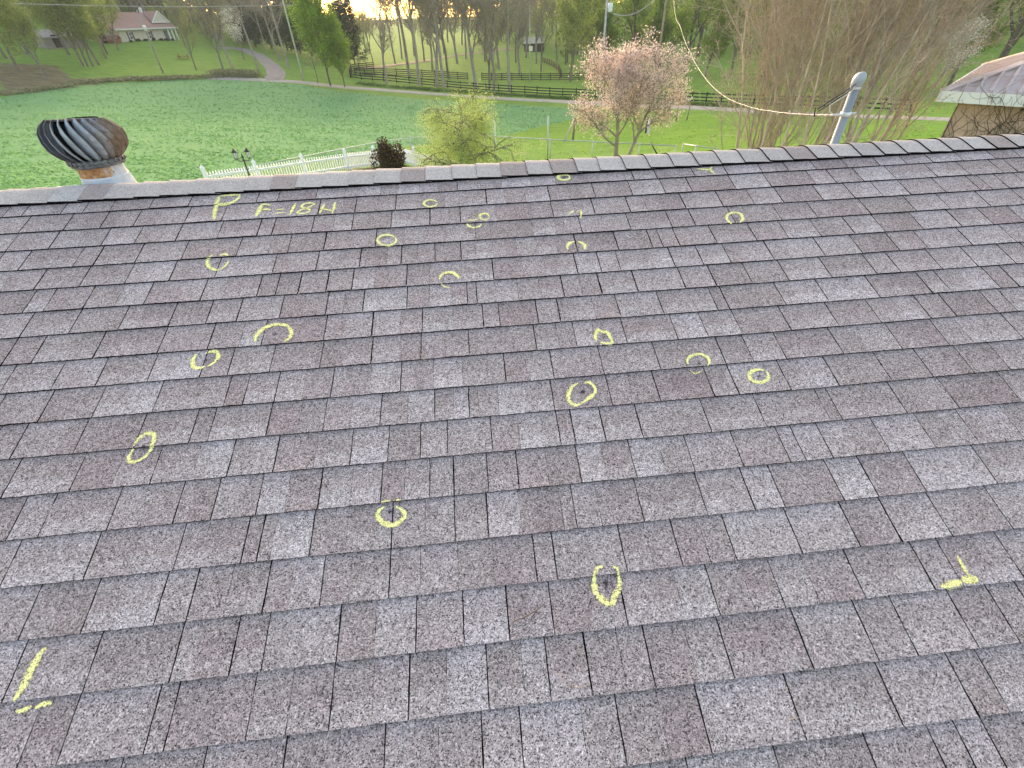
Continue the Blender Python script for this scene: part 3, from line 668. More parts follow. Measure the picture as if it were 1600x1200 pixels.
# turbine vent
def turbine():
    v = ray(152, 251); t = (yR+.30)/v[1]; B = v*t+np.array([0, 0, CAMZ]); x0, y0, zb = B
    root = empty('turbine_vent', (x0, y0, zb), label='weathered metal turbine vent with curved vanes behind the ridge', cat='roof vent')
    zroof = backpt(0, .30)[2]-zb
    root.scale = (.95, .95, .97)
    # dome of vanes: profile (radius, height), cut off flat at the top
    RB, RM, HT = .130, .205, .208
    def prof(u):
        k = np.interp(u, [0, .12, .3, .52, .72, .88, 1.0], [.130, .164, .196, .206, .198, .172, .134]); return float(k), u*HT+.012
    nv = 23; mb = MB(); rn = MB()
    for k in range(nv):
        a0 = 2*PI*k/nv; NU, NW = 18, 6; bs = len(mb.v)
        for i in range(NU+1):
            u = i/NU; r, z = prof(u); tw = a0-.42*u+.05*math.sin(u*PI); wv = .36*(.35+.65*math.sin(PI*min(1, u*.82+.12)))
            tilt = z+.030*(u**3)*0
            for j in range(NW+1):
                q = j/NW; ang = tw-wv*q; rad = r-.055*(q**1.2)*(.4+.6*math.sin(PI*(.1+.8*u)))+.006*math.sin(q*PI)
                # the top slopes gently away
                zz = tilt-u*u*.13*rad*math.sin(ang)
                mb.v.append((rad*math.cos(ang), rad*math.sin(ang), zz))
        for i in range(NU):
            for j in range(NW):
                p = bs+i*(NW+1)+j; mb.f.append((p, p+1, p+NW+2, p+NW+1)); mb.m.append(0)
        pts = []
        for i in range(0, NU+1, 1):
            u = i/NU; r, z = prof(u); tw = a0-.42*u+.05*math.sin(u*PI); pts.append(((r+.001)*math.cos(tw), (r+.001)*math.sin(tw), z-u*u*.13*r*math.sin(tw)))
        rn.tube(pts, .0022, 5, 0)
    m, t, b = mat('weathered_vanes', .58, .4); co = objco(t); s = N(t, 'ShaderNodeSeparateXYZ'); t.links.new(co, s.inputs[0])
    rust = math_(t, 'MULTIPLY', math_(t, 'ADD', math_(t, 'MULTIPLY', math_(t, 'ADD', math_(t, 'MULTIPLY', s.outputs[0], .79), math_(t, 'MULTIPLY', s.outputs[1], .62)), 3.4), math_(t, 'SUBTRACT', noise(t, co, 14, 5, .7), .52)), 3.0, True)
    c = mix(t, rust, ramp(t, noise(t, co, 9, 5), [(.3, (.20, .235, .29)), (.7, (.42, .47, .56))]), ramp(t, noise(t, co, 30, 5, .7), [(.3, (.085, .055, .042)), (.7, (.25, .18, .14))]))
    t.links.new(c, b.inputs['Base Color']); b.inputs['Metallic'].default_value = .25
    mb.build('vane', m, root, True); rn.build('vane_rim', simple('dark_rim', (.16, .14, .13), .6, .2, 20, .3), root, True)
    cp = MB(); cp.lathe([(.001, .004), (.12, .003), (.137, 0), (.137, -.008)], 32)
    o = cp.build('crown_plate', simple('old_plate', (.09, .08, .085), .7, .2, 15, .3), root, True); o.location = (0, 0, HT+.012-.004); o.rotation_euler = (R_(-7.4), 0, 0)
    ib = MB(); ib.lathe([(.10, .01), (.125, .06), (.13, .14), (.115, .215)], 24); ib.build('inner_cone', simple('dark_throat', (.012, .012, .014), .9), root, True)  # near-black core, its colour stands in for the shade inside the hollow rotor
    rg = MB(); rg.lathe([(.118, -.022), (.140, -.018), (.143, -.006), (.141, .004), (.145, .010), (.138, .020), (.120, .022)], 40)
    for k in range(26):
        a = 2*PI*(k+.5)/26; rg.box((.146*math.cos(a), .146*math.sin(a), .006), (.006, .012, .02), 0, np.array([[math.cos(a), -math.sin(a), 0], [math.sin(a), math.cos(a), 0], [0, 0, 1]]))
    rg.build('lower_ring', simple('ring_steel', (.17, .18, .20), .5, .3, 30, .5), root, True)
    m, t, b = mat('rusty_collar', .7, .3); co = objco(t); s = N(t, 'ShaderNodeSeparateXYZ'); t.links.new(co, s.inputs[0])
    k = math_(t, 'MULTIPLY', math_(t, 'SUBTRACT', math_(t, 'ADD', noise(t, co, 18, 5, .7), math_(t, 'MULTIPLY', math_(t, 'ADD', math_(t, 'MULTIPLY', s.outputs[0], .79), math_(t, 'MULTIPLY', s.outputs[1], .62)), -3.0)), .36), 9, True)
    c = mix(t, k, ramp(t, noise(t, co, 8), [(.3, (.40, .42, .46)), (.7, (.58, .60, .64))]), ramp(t, noise(t, co, 40, 5), [(.3, (.26, .10, .04)), (.65, (.50, .28, .15)), (.8, (.62, .50, .40))]))
    t.links.new(c, b.inputs['Base Color']); b.inputs['Metallic'].default_value = .2
    cl = MB(); cl.lathe([(.118, -.020), (.120, -.052), (.124, -.076)], 40); cl.build('collar', m, root, True)
    du = MB(); du.lathe([(.1245, -.074), (.128, -.082), (.127, -.086), (.134, -.115), (.139, -.150), (.146, zroof-.12)], 40)
    du.build('duct', simple('white_galvanised', (.55, .59, .66), .5, .12, 7, .2, .4), root, True)
    fl = MB(); fl.lathe([(.135, 0), (.27, .002), (.275, -.004)], 40); o = fl.build('flashing', galv, root, True); o.location = (0, 0, zroof+.012); o.rotation_euler = (-SLOPE, 0, 0)
turbine()
# service mast with weatherhead
def mast():
    D = 3.75; P = at(1302, 229, D); x, y = P[0], P[1]; root = empty('service_mast', (x, y, zR-.5), label='grey metal electrical service mast with rounded weatherhead behind the ridge', cat='utility mast')
    def zof(py):
        """height above the base of the point of the pipe that shows at picture row py"""
        z = np.linspace(zR-1, zR+2, 3000); Q = topx(np.c_[np.full(3000, x), np.full(3000, y), z])[1]; return float(z[np.argmin(abs(Q-py))])-(zR-.5)
    H = zof(133); hz = zof(178); r0 = .0235
    m = simple('grey_conduit', (.24, .28, .34), .55, .12, 8, .25, .35)
    p = MB(); p.tube([(0, 0, -.35), (0, 0, H)], r0, 20); p.build('pipe', m, root, True)
    h = MB(); h.tube([(0, 0, H-.008), (0, 0, H+.01), (0, -.003, H+.028), (.003, -.007, H+.045), (.005, -.010, H+.060), (.005, -.010, H+.066)], [.029, .032, .034, .031, .020, .005], 20)
    h.build('weatherhead', simple('weatherhead_metal', (.36, .40, .45), .5, .1, 8, .25, .4), root, True)
    cm = simple('pale_clamp', (.60, .63, .66), .4, .1, 8, .5)
    r = MB(); r.lathe([(r0, -.008), (r0+.005, -.007), (r0+.005, .007), (r0, .008)], 20, (0, 0, H-.012)); r.build('collar', cm, root, True)
    r = MB(); r.lathe([(r0, -.012), (r0+.006, -.010), (r0+.006, .010), (r0, .012)], 20, (0, 0, hz)); r.build('strap_clamp', cm, root, True)
    r = MB(); r.tube([(-.02, -.02, hz), (-.06, -.03, hz+.004), (-.10, -.03, hz+.003)], .006, 8); r.build('wire_grip', cm, root, True)
    r = MB(); r.tube([(.015, -.018, hz+.002), (.05, -.02, hz+.008)], .005, 8); r.build('clamp_bolt', cm, root, True)
    base = vecv(x, y, zR-.5); q = (-.02, -.02, H+.008)
    k = MB()
    k.tube([q, (-.07, -.04, H-.012), (-.15, -.05, H-.055), (-.225, -.05, H-.105), (-.245, -.05, hz+.05), (-.225, -.04, hz+.002)], .0036, 7)
    k.tube([(-.02, -.02, H), (-.065, -.035, H-.03), (-.14, -.045, H-.07), (-.21, -.045, H-.115)], .0034, 7)
    k.build('drip_loop', simple('black_cable', (.035, .033, .035), .6, .1, 9), root, True)
    k = MB(); k.tube([q, (-.05, -.04, H-.03), (-.10, -.045, H-.055), (-.145, -.045, H-.085), (-.16, -.045, hz+.07), (-.135, -.04, hz+.02), (-.10, -.03, hz+.006)], .0026, 7)
    k.build('bare_loop', simple('bare_cable', (.62, .62, .60), .5, .1, 9), root, True)
    return base+vecv(-.10, -.03, hz+.003)
ATT = mast()

def ground_obj(px, py): return gp(px, py)
wood_grey = simple('weathered_pole', (.30, .29, .26), .9, .2, 2)
wood_pale = simple('pale_pole', (.46, .50, .42), .9, .12, 1.5)
dark_metal = simple('dark_metal', (.03, .03, .032), .5, .1, 9)
def pole(px, py, toppy, rb, m, label, D=None, extra=None):
    B = gp(px, py) if D is None else None
    if D is not None:
        v = at(px, py, D); B = np.array([v[0], v[1], gz1(v[0], v[1])])
    D_ = math.hypot(B[0], B[1])
    ztop = at(px, toppy, D_)[2]; H = ztop-B[2]
    root = empty('utility_pole', B, label=label, cat='utility pole')
    s = MB(); s.tube([(0, 0, -.3), (0, 0, H*.5), (0, 0, H)], [rb, rb*.85, rb*.7], 12); s.build('pole_shaft', m, root, True)
    if extra: extra(root, H)
    return root, B, H
def ins(root, H):
    c = MB(); c.tube([(0, 0, H-.02), (0, 0, H+.18)], [.05, .03], 8); c.build('insulator', simple('porcelain', (.6, .6, .58), .3), root, True)
def lampx(root, H):
    c = MB(); c.tube([(.15, -.1, H-2.6), (.15, -.1, H-1.9), (.15, -.1, H-1.75)], [.28, .28, .2], 12); c.build('transformer', simple('transformer_grey', (.70, .72, .72), .4), root, True)
    c = MB(); c.tube([(0, 0, H), (0, 0, H+.3)], [.08, .04], 8); c.build('insulator', simple('porcelain', (.6, .6, .58), .3), root, True)
p1, B1, H1 = pole(475, 127, -8, .17, wood_pale, 'tall pale utility pole at the road edge, left of the bright green tree', extra=ins)
p2, B2, H2 = pole(255, 114, 18, .15, wood_grey, 'thin utility pole with a white canister, standing before the ranch house', extra=lampx)
def birdbox(root, H):
    c = MB(); c.box((.18, -.12, H*.46), (.75, .4, .85)); c.build('sign_box', simple('pale_box', (.75, .75, .62), .6), root)
p3, B3, H3 = pole(828, 129, 8, .10, simple('pale_mast', (.5, .5, .42), .8), 'slim pale pole with a small cream box in front of the black fence', extra=birdbox)
def transf(root, H):
    c = MB(); c.tube([(.52, -.1, H-4.45), (.52, -.1, H-4.40), (.52, -.1, H-3.5), (.52, -.1, H-3.42)], [.30, .34, .34, .25], 14); c.build('transformer', simple('transformer_paint', (.66, .72, .80), .4), root, True)
    c = MB(); c.bar((-.1, 0, H-.4), (1.2, 0, H-.4), .1, .12); c.build('crossarm', wood_grey, root)
p4, B4, H4 = pole(936, 160, -45, .20, simple('grey_pole', (.42, .43, .42), .85), 'grey utility pole with a pale transformer, rising behind the pink tree', extra=transf)
p5, B5, H5 = pole(1020, 150, -70, .19, simple('brown_pole', (.30, .24, .17), .9), 'brown wooden utility pole between the pink tree and the bare tree', extra=ins)
# wires
wire_m = simple('twisted_cable', (.36, .36, .36), .5, .1, 30, .2)
def catmull(P, n=10):
    P = [np.array(p, float) for p in P]; out = []
    for i in range(len(P)-1):
        p0 = P[max(i-1, 0)]; p1 = P[i]; p2 = P[i+1]; p3 = P[min(i+2, len(P)-1)]
        for k in range(n):
            u = k/n; out.append(.5*((2*p1)+(-p0+p2)*u+(2*p0-5*p1+4*p2-p3)*u*u+(-p0+3*p1-3*p2+p3)*u**3))
    out.append(P[-1]); return out
W = catmull([ATT, at(1256, 178.5, 4.6), at(1210, 174.5, 5.4), at(1168, 166, 6.6), at(1130, 149, 8.4), at(1102, 122, 11), at(1080, 86, 15.5), at(1064, 45, 24), at(1053, 2, 42), B5+vecv(0, 0, H5+.1)], 14)
wa = []; wb = []
for i in range(len(W)):
    d = W[min(i+1, len(W)-1)]-W[max(i-1, 0)]; d /= np.linalg.norm(d); a = np.cross(d, [0, 0, 1.]); a /= np.linalg.norm(a); c = np.cross(a, d); D_ = math.hypot(W[i][0], W[i][1])
    ph = i*1.05; rad = .0012; wa.append(W[i]+rad*(math.cos(ph)*a+math.sin(ph)*c)); wb.append(W[i]-rad*(math.cos(ph)*a+math.sin(ph)*c))
k = MB(); k.tube(wa, [.0016+.00016*math.hypot(p[0], p[1]) for p in wa], 6); k.tube(wb, [.0014+.00014*math.hypot(p[0], p[1]) for p in wb], 6)
k.build('service_cable', wire_m, None, True, label='pale twisted cable swooping from the service mast up out of the picture', cat='cable')
def sagwire(a, b, sag, r, label, m=wire_m):
    a = np.array(a); b = np.array(b); P = [a+(b-a)*u-vecv(0, 0, sag*4*u*(1-u)) for u in np.linspace(0, 1, 25)]
    k = MB(); k.tube(P, r, 5); k.build('power_line', m, None, True, label=label, cat='power line')
q = at(60, -3, 98)
sagwire(B1+vecv(0, 0, H1-1.25), at(20, 5.5, 96), .25, .045, 'thin pale power line running left from the tall pale pole')
sagwire(B1+vecv(0, 0, H1-1.25), at(640, -2, 115), .1, .04, 'thin pale power line running right from the tall pale pole towards the sky gap')
sagwire(B4+vecv(.6, -.1, H4-4.5), B5+vecv(0, 0, H5-3.0), 1.6, .06, 'pale sagging wire between the grey pole and the brown pole')

# fences -------------------------------------------------------------
white_m = simple('white_vinyl', (.86, .88, .90), .5, .04, 2)
black_m = simple('black_board', (.016, .018, .018), .8, .2, 2)
steel_m = simple('chainlink_steel', (.42, .46, .48), .45, .1, 4, .5)
def resample(P, step):
    P = [np.array(p[:2]) for p in P]; out = [P[0]]; 
    for i in range(len(P)-1):
        n = max(1, round(np.linalg.norm(P[i+1]-P[i])/step))
        for k in range(1, n+1): out.append(P[i]+(P[i+1]-P[i])*k/n)
    return out
def board_fence(pts, label, h=1.35, nb=4, post=.14, step=2.44):
    S = resample(pts, step); root = empty('board_fence', (S[0][0], S[0][1], gz1(*S[0])), label=label, cat='fence', group='black board fences'); O = np.array(root.location)
    Z = [gz1(*p) for p in S]
    r = MB()
    for i in range(len(S)-1):
        for k in range(nb):
            zz = h*(k+.75)/nb-.04; r.bar(vecv(*S[i], Z[i]+zz)-O, vecv(*S[i+1], Z[i+1]+zz)-O, .04, .15)
    r.build('rails', black_m, root)
    for p, z in list(zip(S, Z))[:90]:
        q = MB(); q.box(vecv(p[0], p[1], z+h/2+.02)-O, (post, post, h+.12)); q.build('post', black_m, root)
board_fence([gp(548, 122), gp(565, 125), gp(600, 127.5), gp(660, 133.5), gp(740, 141), gp(820, 146.5), gp(900, 151), gp(1000, 156), gp(1080, 160), gp(1150, 163.5), gp(1300, 170), gp(1420, 176)], 'black three-rail board fence following the near side of the meadow along the road', 1.25, 3)
board_fence([gp(556, 119), gp(600, 118.5), gp(640, 119.5), gp(700, 123), gp(731, 125)], 'black board fence behind the roadside one, left of the gap', 1.35)
board_fence([gp(753, 125.5), gp(800, 125.5), gp(860, 125.5), gp(920, 125), gp(960, 122)], 'black board fence behind the roadside one, right of the gap', 1.35)
board_fence([gp(548, 122), gp(550, 112), gp(562, 110), gp(585, 108)], 'short curved piece of black board fence beside the bright green tree', 1.35)
board_fence([gp(877, 122), gp(872, 110), gp(862, 103), gp(848, 97)], 'black board fence climbing the slope behind, towards the dark shed', 1.35)

def picket():
    """white picket run with fanned perspective, corner behind the bush"""
    L = [gp(333, 303), gp(409, 290), gp(480, 277), gp(545, 266.5), gp(628, 255.5)]
    runs = [([p[:2] for p in L], 'white picket fence climbing from the lamp post to the dark bush'),
            ([gp(628, 255.5)[:2], gp(650, 262)[:2], gp(700, 275)[:2], gp(770, 292)[:2]], 'white picket fence turning back behind the pale weeping tree')]
    for pts, lab in runs:
        S = resample(pts, 2.3); O = vecv(*S[0], gz1(*S[0])); root = empty('picket_fence', O, label=lab, cat='fence'); h = .84
        rl = MB(); pk = MB()
        for i in range(len(S)-1):
            a = vecv(*S[i], gz1(*S[i])); b = vecv(*S[i+1], gz1(*S[i+1]))
            for zz in (.18, .64): rl.bar(a-O+vecv(0, 0, zz), b-O+vecv(0, 0, zz), .045, .085)
            n = 18; d = (b-a)/np.linalg.norm(b-a); n_v = np.cross(d, [0, 0, 1.]); R = np.array([d, n_v, np.cross(d, n_v)*-1]).T
            for k in range(1, n):
                p = a+(b-a)*k/n-O+n_v*-.035; hh = h-.1+.0*math.sin(PI*k/n)
                pk.box(p+vecv(0, 0, hh/2+.05), (.055, .02, hh))
                q = p+vecv(0, 0, hh+.05); 
                pk.face([q-d*.0275, q+d*.0275, q+vecv(0, 0, .045)]); pk.face([q+d*.0275, q-d*.0275, q+vecv(0, 0, .045)])
        rl.build('rails', white_m, root); pk.build('pickets', white_m, root)
        for p in S:
            z = gz1(*p); q = MB(); q.box(vecv(p[0], p[1], z+.48)-O, (.12, .12, .96)); c = vecv(p[0], p[1], z+.96)-O
            q.tube([c, c+vecv(0, 0, .03), c+vecv(0, 0, .031), c+vecv(0, 0, .13)], [.095, .095, .08, .005], 4); q.build('post', white_m, root)
picket()
def chain(toprail, label, step=3.0, mesh=True):
    """toprail: points of the top rail"""
    S = []
    for i in range(len(toprail)-1):
        a = np.array(toprail[i]); b = np.array(toprail[i+1]); n = max(1, round(np.linalg.norm(b-a)/step))
        for k in range(n): S.append(a+(b-a)*k/n)
    S.append(np.array(toprail[-1])); O = S[0].copy(); O[2] = gz1(O[0], O[1]); root = empty('chain_link_fence', O, label=label, cat='fence')
    r = MB(); r.tube([p-O for p in S], .024, 8); r.build('top_rail', steel_m, root, True)
    for p in S:
        q = MB(); q.tube([vecv(p[0], p[1], gz1(p[0], p[1])-.1)-O, p-O+vecv(0, 0, .05)], .03, 8); q.build('post', steel_m, root, True)
    w_ = MB()
    for i in range(len(S)-1):
        a, b = S[i], S[i+1]; za = gz1(a[0], a[1]); zb = gz1(b[0], b[1]); L = np.linalg.norm(b-a); n = int(L/.11)
        for k in range(n):
            u = k/n; 
            for sg in (1, -1):
                H = a[2]-za; du = H/L; u2 = u+sg*du; lo = a+(b-a)*u; lo[2] = za+(zb-za)*u+.03
                t_ = 1.0
                if u2 < 0: t_ = u/du
                if u2 > 1: t_ = (1-u)/du
                ue = u+sg*du*t_; hi = a+(b-a)*ue; g = za+(zb-za)*ue; hi[2] = g+.03+(hi[2]-g-.03)*t_
                w_.tube([lo-O, hi-O], .0022, 3, 0, False)
    w_.build('wire_mesh', steel_m, root)
chain([at(340, 271, 26.5), at(450, 249, 28.2), at(590, 222, 31), at(640, 215, 31.5), at(757, 212, 30), at(860, 218, 28), at(1000, 225, 26), at(1057, 228, 25.5)], 'long chain-link fence crossing the yard behind the picket fence and pink tree')
chain([at(1068, 225, 25.5), at(1088, 228, 24.8), at(1121, 233, 24.0)], 'low chain-link panel just left of the bare multi-stemmed tree', 2.0)
def stick(name, pts, r, m, label, cat='post', n=8):
    O = np.array(pts[0], float); root = MB(); root.tube([np.array(p)-O for p in pts], r, n); o = root.build(name, m, None, True, label=label, cat=cat); o.location = tuple(O); return o
old_wood = simple('old_post_wood', (.30, .22, .16), .95, .2, 3)
pale_wood = simple('pale_brace_wood', (.62, .56, .44), .9, .1, 3)
def brace(name, label, parts):
    O = None
    for k, (p, q, r, m) in enumerate(parts):
        if O is None: O = np.array(q, float); root = empty(name, O, label=label, cat='fence post')
        b_ = MB(); b_.tube([np.array(q)-O, np.array(p)-O], r, 8); b_.build('post' if k == 0 else 'brace', m, root, True)
g1 = gp(895, 219); D1 = math.hypot(g1[0], g1[1]); g2 = gp(881, 221)
brace('braced_post', 'brown wooden fence post with a leaning pale brace, left of the pink tree', [(at(899, 184, D1), g1, .09, old_wood), (at(897, 186, D1), g2, .06, simple('leaning_wood', (.5, .44, .36), .9))])
g1 = gp(1056, 190); D1 = math.hypot(g1[0], g1[1]); g2 = gp(1073, 188); D2 = math.hypot(g2[0], g2[1])
brace('gate_posts', 'pair of thin brown posts joined by a slanting pale beam, right of the pink tree', [(at(1061, 161, D1), g1, .10, old_wood), (at(1079, 163, D2), g2, .07, old_wood), (at(1082, 154, D2), at(1055, 162, D1), .10, pale_wood)])
g1 = gp(1009, 208); D1 = math.hypot(g1[0], g1[1]); g2 = gp(1012, 210)
brace('short_post', 'short dark post with a white leaning board, seen through the pink tree branches', [(at(1013, 183, D1), g1, .10, simple('dark_post', (.10, .09, .08), .9)), (at(1016, 184, D1), g2, .11, simple('white_board', (.62, .6, .58), .8))])
P = at(857, 182, 27.5); stick('tall_post', [vecv(P[0], P[1], gz1(P[0], P[1])-.1), P], .035, steel_m, 'tall grey metal post rising above the chain-link fence, left of the pink tree')
P = at(1016, 222, 25.8); Q = at(1028, 243, 25.2); stick('leaning_rod', [Q, P], .035, dark_metal, 'short dark leaning rod against the chain-link fence, right of the pink tree trunk', 'rod')
P = at(773, 190, 29.9); stick('thin_post', [vecv(P[0], P[1], gz1(P[0], P[1])-.1), P], .04, simple('white_post', (.7, .7, .66), .7), 'white post in the chain-link fence beside the pale weeping tree')

# garden lamp post
def lamppost():
    P = at(371, 239, 19.5); G = gz1(P[0], P[1]); H = P[2]-G
    root = empty('lamp_post', (P[0]+.12, P[1], G), rz=.1, label='black garden lamp post with two lanterns in front of the picket fence', cat='lamp post')
    s = MB(); s.tube([(0, 0, -.1), (0, 0, .1), (0, 0, .25), (0, 0, .3), (0, 0, H-.15)], [.07, .07, .05, .03, .024], 10); s.tube([(0, 0, H-.15), (0, 0, H-.02)], [.035, .012], 8); s.build('shaft', dark_metal, root, True)
    a = MB()
    for sg in (-1, 1): a.tube([(0, 0, H-.2), (sg*.06, 0, H-.26), (sg*.16, 0, H-.25), (sg*.205, 0, H-.17)], .014, 8)
    a.build('arm', dark_metal, root, True)
    gl = simple('lantern_glass', (.72, .74, .76), .2, .04)
    for sg in (-1, 1):
        l = MB(); l.tube([(sg*.205, 0, H-.16), (sg*.205, 0, H+.02)], [.05, .075], 6); o = l.build('lantern', gl, root)
        c = MB(); c.tube([(sg*.205, 0, H+.02), (sg*.205, 0, H+.035), (sg*.205, 0, H+.12), (sg*.205, 0, H+.15)], [.095, .09, .02, .012], 6); c.tube([(sg*.205, 0, H-.18), (sg*.205, 0, H-.16)], .055, 6)
        for k in range(6):
            an = 2*PI*k/6; c.tube([(sg*.205+.052*math.cos(an), .052*math.sin(an), H-.16), (sg*.205+.077*math.cos(an), .077*math.sin(an), H+.02)], .006, 4)
        c.build('lantern_cage', dark_metal, o)
lamppost()

# far ranch house
def ranch():
    A = gp(192, 66.5); B = gp(278, 62.5); d = (B-A)[:2]; L = np.linalg.norm(d); rz = math.atan2(d[1], d[0]); z0 = min(A[2], B[2])-.2
    root = empty('ranch_house', (A[0], A[1], z0), rz, label='far cream ranch house with a long dusty red roof and a white gable', cat='house')
    cream = simple('cream_siding', (.68, .62, .52), .8, .06, 1); red = simple('dusty_red_roof', (.36, .215, .19), .9, .08, .8); trim = simple('white_trim', (.8, .8, .78), .6, .03)
    dark = simple('dark_shutter', (.05, .06, .07), .6); glass = simple('window_glass', (.14, .16, .18), .15, .1)
    W_, Hh = 9.0, 3.0; x1 = L*.83
    w_ = MB(); w_.box((x1/2, W_/2, Hh/2), (x1, W_, Hh)); w_.box((x1+(L-x1)/2+.1, W_/2+1.2, Hh/2), (L-x1, W_-2.4, Hh)); w_.build('wall', cream, root)
    r = MB(); y0, y1, yc, hr = -.7, W_+.7, W_/2, 3.1; xa, xb = -1.6, L+.9
    for (p, q) in (((y0, Hh-.1), (yc, Hh+hr)), ((y1, Hh-.1), (yc, Hh+hr))):
        P = [(xa, p[0], p[1]), (xb, p[0], p[1]), (xb-1.0, q[0], q[1]), (xa-0.3, q[0], q[1])]
        r.face(P if p[0] < q[0] else P[::-1]); r.face([(a, b, c-.18) for a, b, c in (P[::-1] if p[0] < q[0] else P)])
    r.face([(xb, y0, Hh-.1), (xb, y1, Hh-.1), (xb-1.0, yc, Hh+hr)]); r.face([(xa, y1, Hh-.1), (xa, y0, Hh-.1), (xa-.3, yc, Hh+hr)]); r.build('roof', red, root)
    f = MB(); f.bar((xa, y0-.03, Hh-.2), (xb, y0-.03, Hh-.2), .06, .28); f.build('fascia', trim, root)
    # cross gable
    gx, gw = L*.84, 3.2
    g = MB(); g.face([(gx-gw, y0+1.2, Hh+1.05), (gx+gw, y0+1.2, Hh+1.05), (gx, y0+1.2, Hh+3.1)]); g.build('gable', cream, root)
    g = MB()
    for sg in (-1, 1): g.bar((gx+sg*(gw+.2), y0+1.1, Hh+.95), (gx, y0+1.1, Hh+3.25), .1, .25)
    g.bar((gx-gw, y0+1.12, Hh+1.0), (gx+gw, y0+1.12, Hh+1.0), .08, .22); g.build('gable_trim', trim, root)
    g = MB()
    for sg in (-1, 1):
        P = [(gx+sg*(gw+.3), y0+1.05, Hh+.95), (gx, y0+1.05, Hh+3.3), (gx, yc+.2, Hh+3.3)]; g.face(P if sg > 0 else P[::-1])
    g.build('gable_roof', red, root)
    for wx in (L*.17, L*.50):
        o = MB(); o.box((wx, -.04, 1.55), (1.1, .08, 1.5)); fr = o.build('window', trim, root)
        p = MB(); p.box((wx, -.09, 1.22), (.8, .04, .56)); p.box((wx, -.09, 1.88), (.8, .04, .56)); p.build('pane', glass, fr)
        for sg in (-1, 1): s = MB(); s.box((wx+sg*.82, -.05, 1.55), (.4, .06, 1.6)); s.build('shutter', dark, root)
    d_ = MB(); d_.box((L*.88, 1.14, 1.05), (1.1, .1, 2.1)); d_.build('door', dark, root)
    s = MB(); s.box((L*.81, -.06, 1.2), (1.3, .1, 2.2)); s.build('picture_window', glass, root)
    for px_ in (L*.845, L*.92, L*.995): c = MB(); c.box((px_, -.35, Hh/2-.1), (.3, .3, Hh-.15)); c.build('porch_column', trim, root)
    ch = MB(); ch.box((gx-.3, yc, Hh+hr+.3), (.5, .5, 1.3)); ch.build('chimney', trim, root)
    # shrubs at the wall
    for k, u in enumerate((.07, .2, .32, .46, .60, .72, .82)):
        p = vecv(A[0]+d[0]*u, A[1]+d[1]*u, 0); q = np.array([d[1], -d[0]])/L*1.1; p = vecv(p[0]+q[0], p[1]+q[1], 0); bush('foundation_shrub', p[0], p[1], .55+.15*(k % 3), .5+.2*(k % 2), 240, .16, DKG, 'small dark shrub planted against the wall of the far cream house', 'shrub', group='shrubs along the cream house')
# leaf clouds -----------------------------------------------------------
def quads(C, size, rs, flat=0.0):
    n = len(C); a = rs.randn(n, 3); a[:, 2] *= (1-flat); a /= np.linalg.norm(a, axis=1)[:, None]; b = np.cross(a, rs.randn(n, 3)); b /= np.linalg.norm(b, axis=1)[:, None]
    s = (size*rs.uniform(.6, 1.3, n))[:, None]; a = a*s; b = b*s*.6
    return np.stack([C-a, C-b*.9, C+a, C+b], 1).reshape(-1, 3)
def tubes_np(S, k=4):
    """S: array (n, 8): p0 p1 r0 r1"""
    S = np.asarray(S, float); p0, p1, r0, r1 = S[:, :3], S[:, 3:6], S[:, 6], S[:, 7]; d = p1-p0; d /= np.linalg.norm(d, axis=1)[:, None]+1e-9
    ref = np.where(np.abs(d[:, 2:3]) > .9, np.array([[1., 0, 0]]), np.array([[0, 0, 1.]])); a = np.cross(d, ref); a /= np.linalg.norm(a, axis=1)[:, None]+1e-9; c = np.cross(d, a)
    V = []
    for P, r in ((p0-d*r0[:, None]*.4, r0), (p1, r1)):
        for j in range(k):
            t_ = 2*PI*j/k; V.append(P+r[:, None]*(math.cos(t_)*a+math.sin(t_)*c))
    V = np.stack(V, 1).reshape(-1, 3); n = len(S); b = (np.arange(n)*2*k)[:, None]
    F_ = np.concatenate([b+np.array([[j, (j+1) % k, k+(j+1) % k, k+j]]) for j in range(k)], 0)
    return V, F_
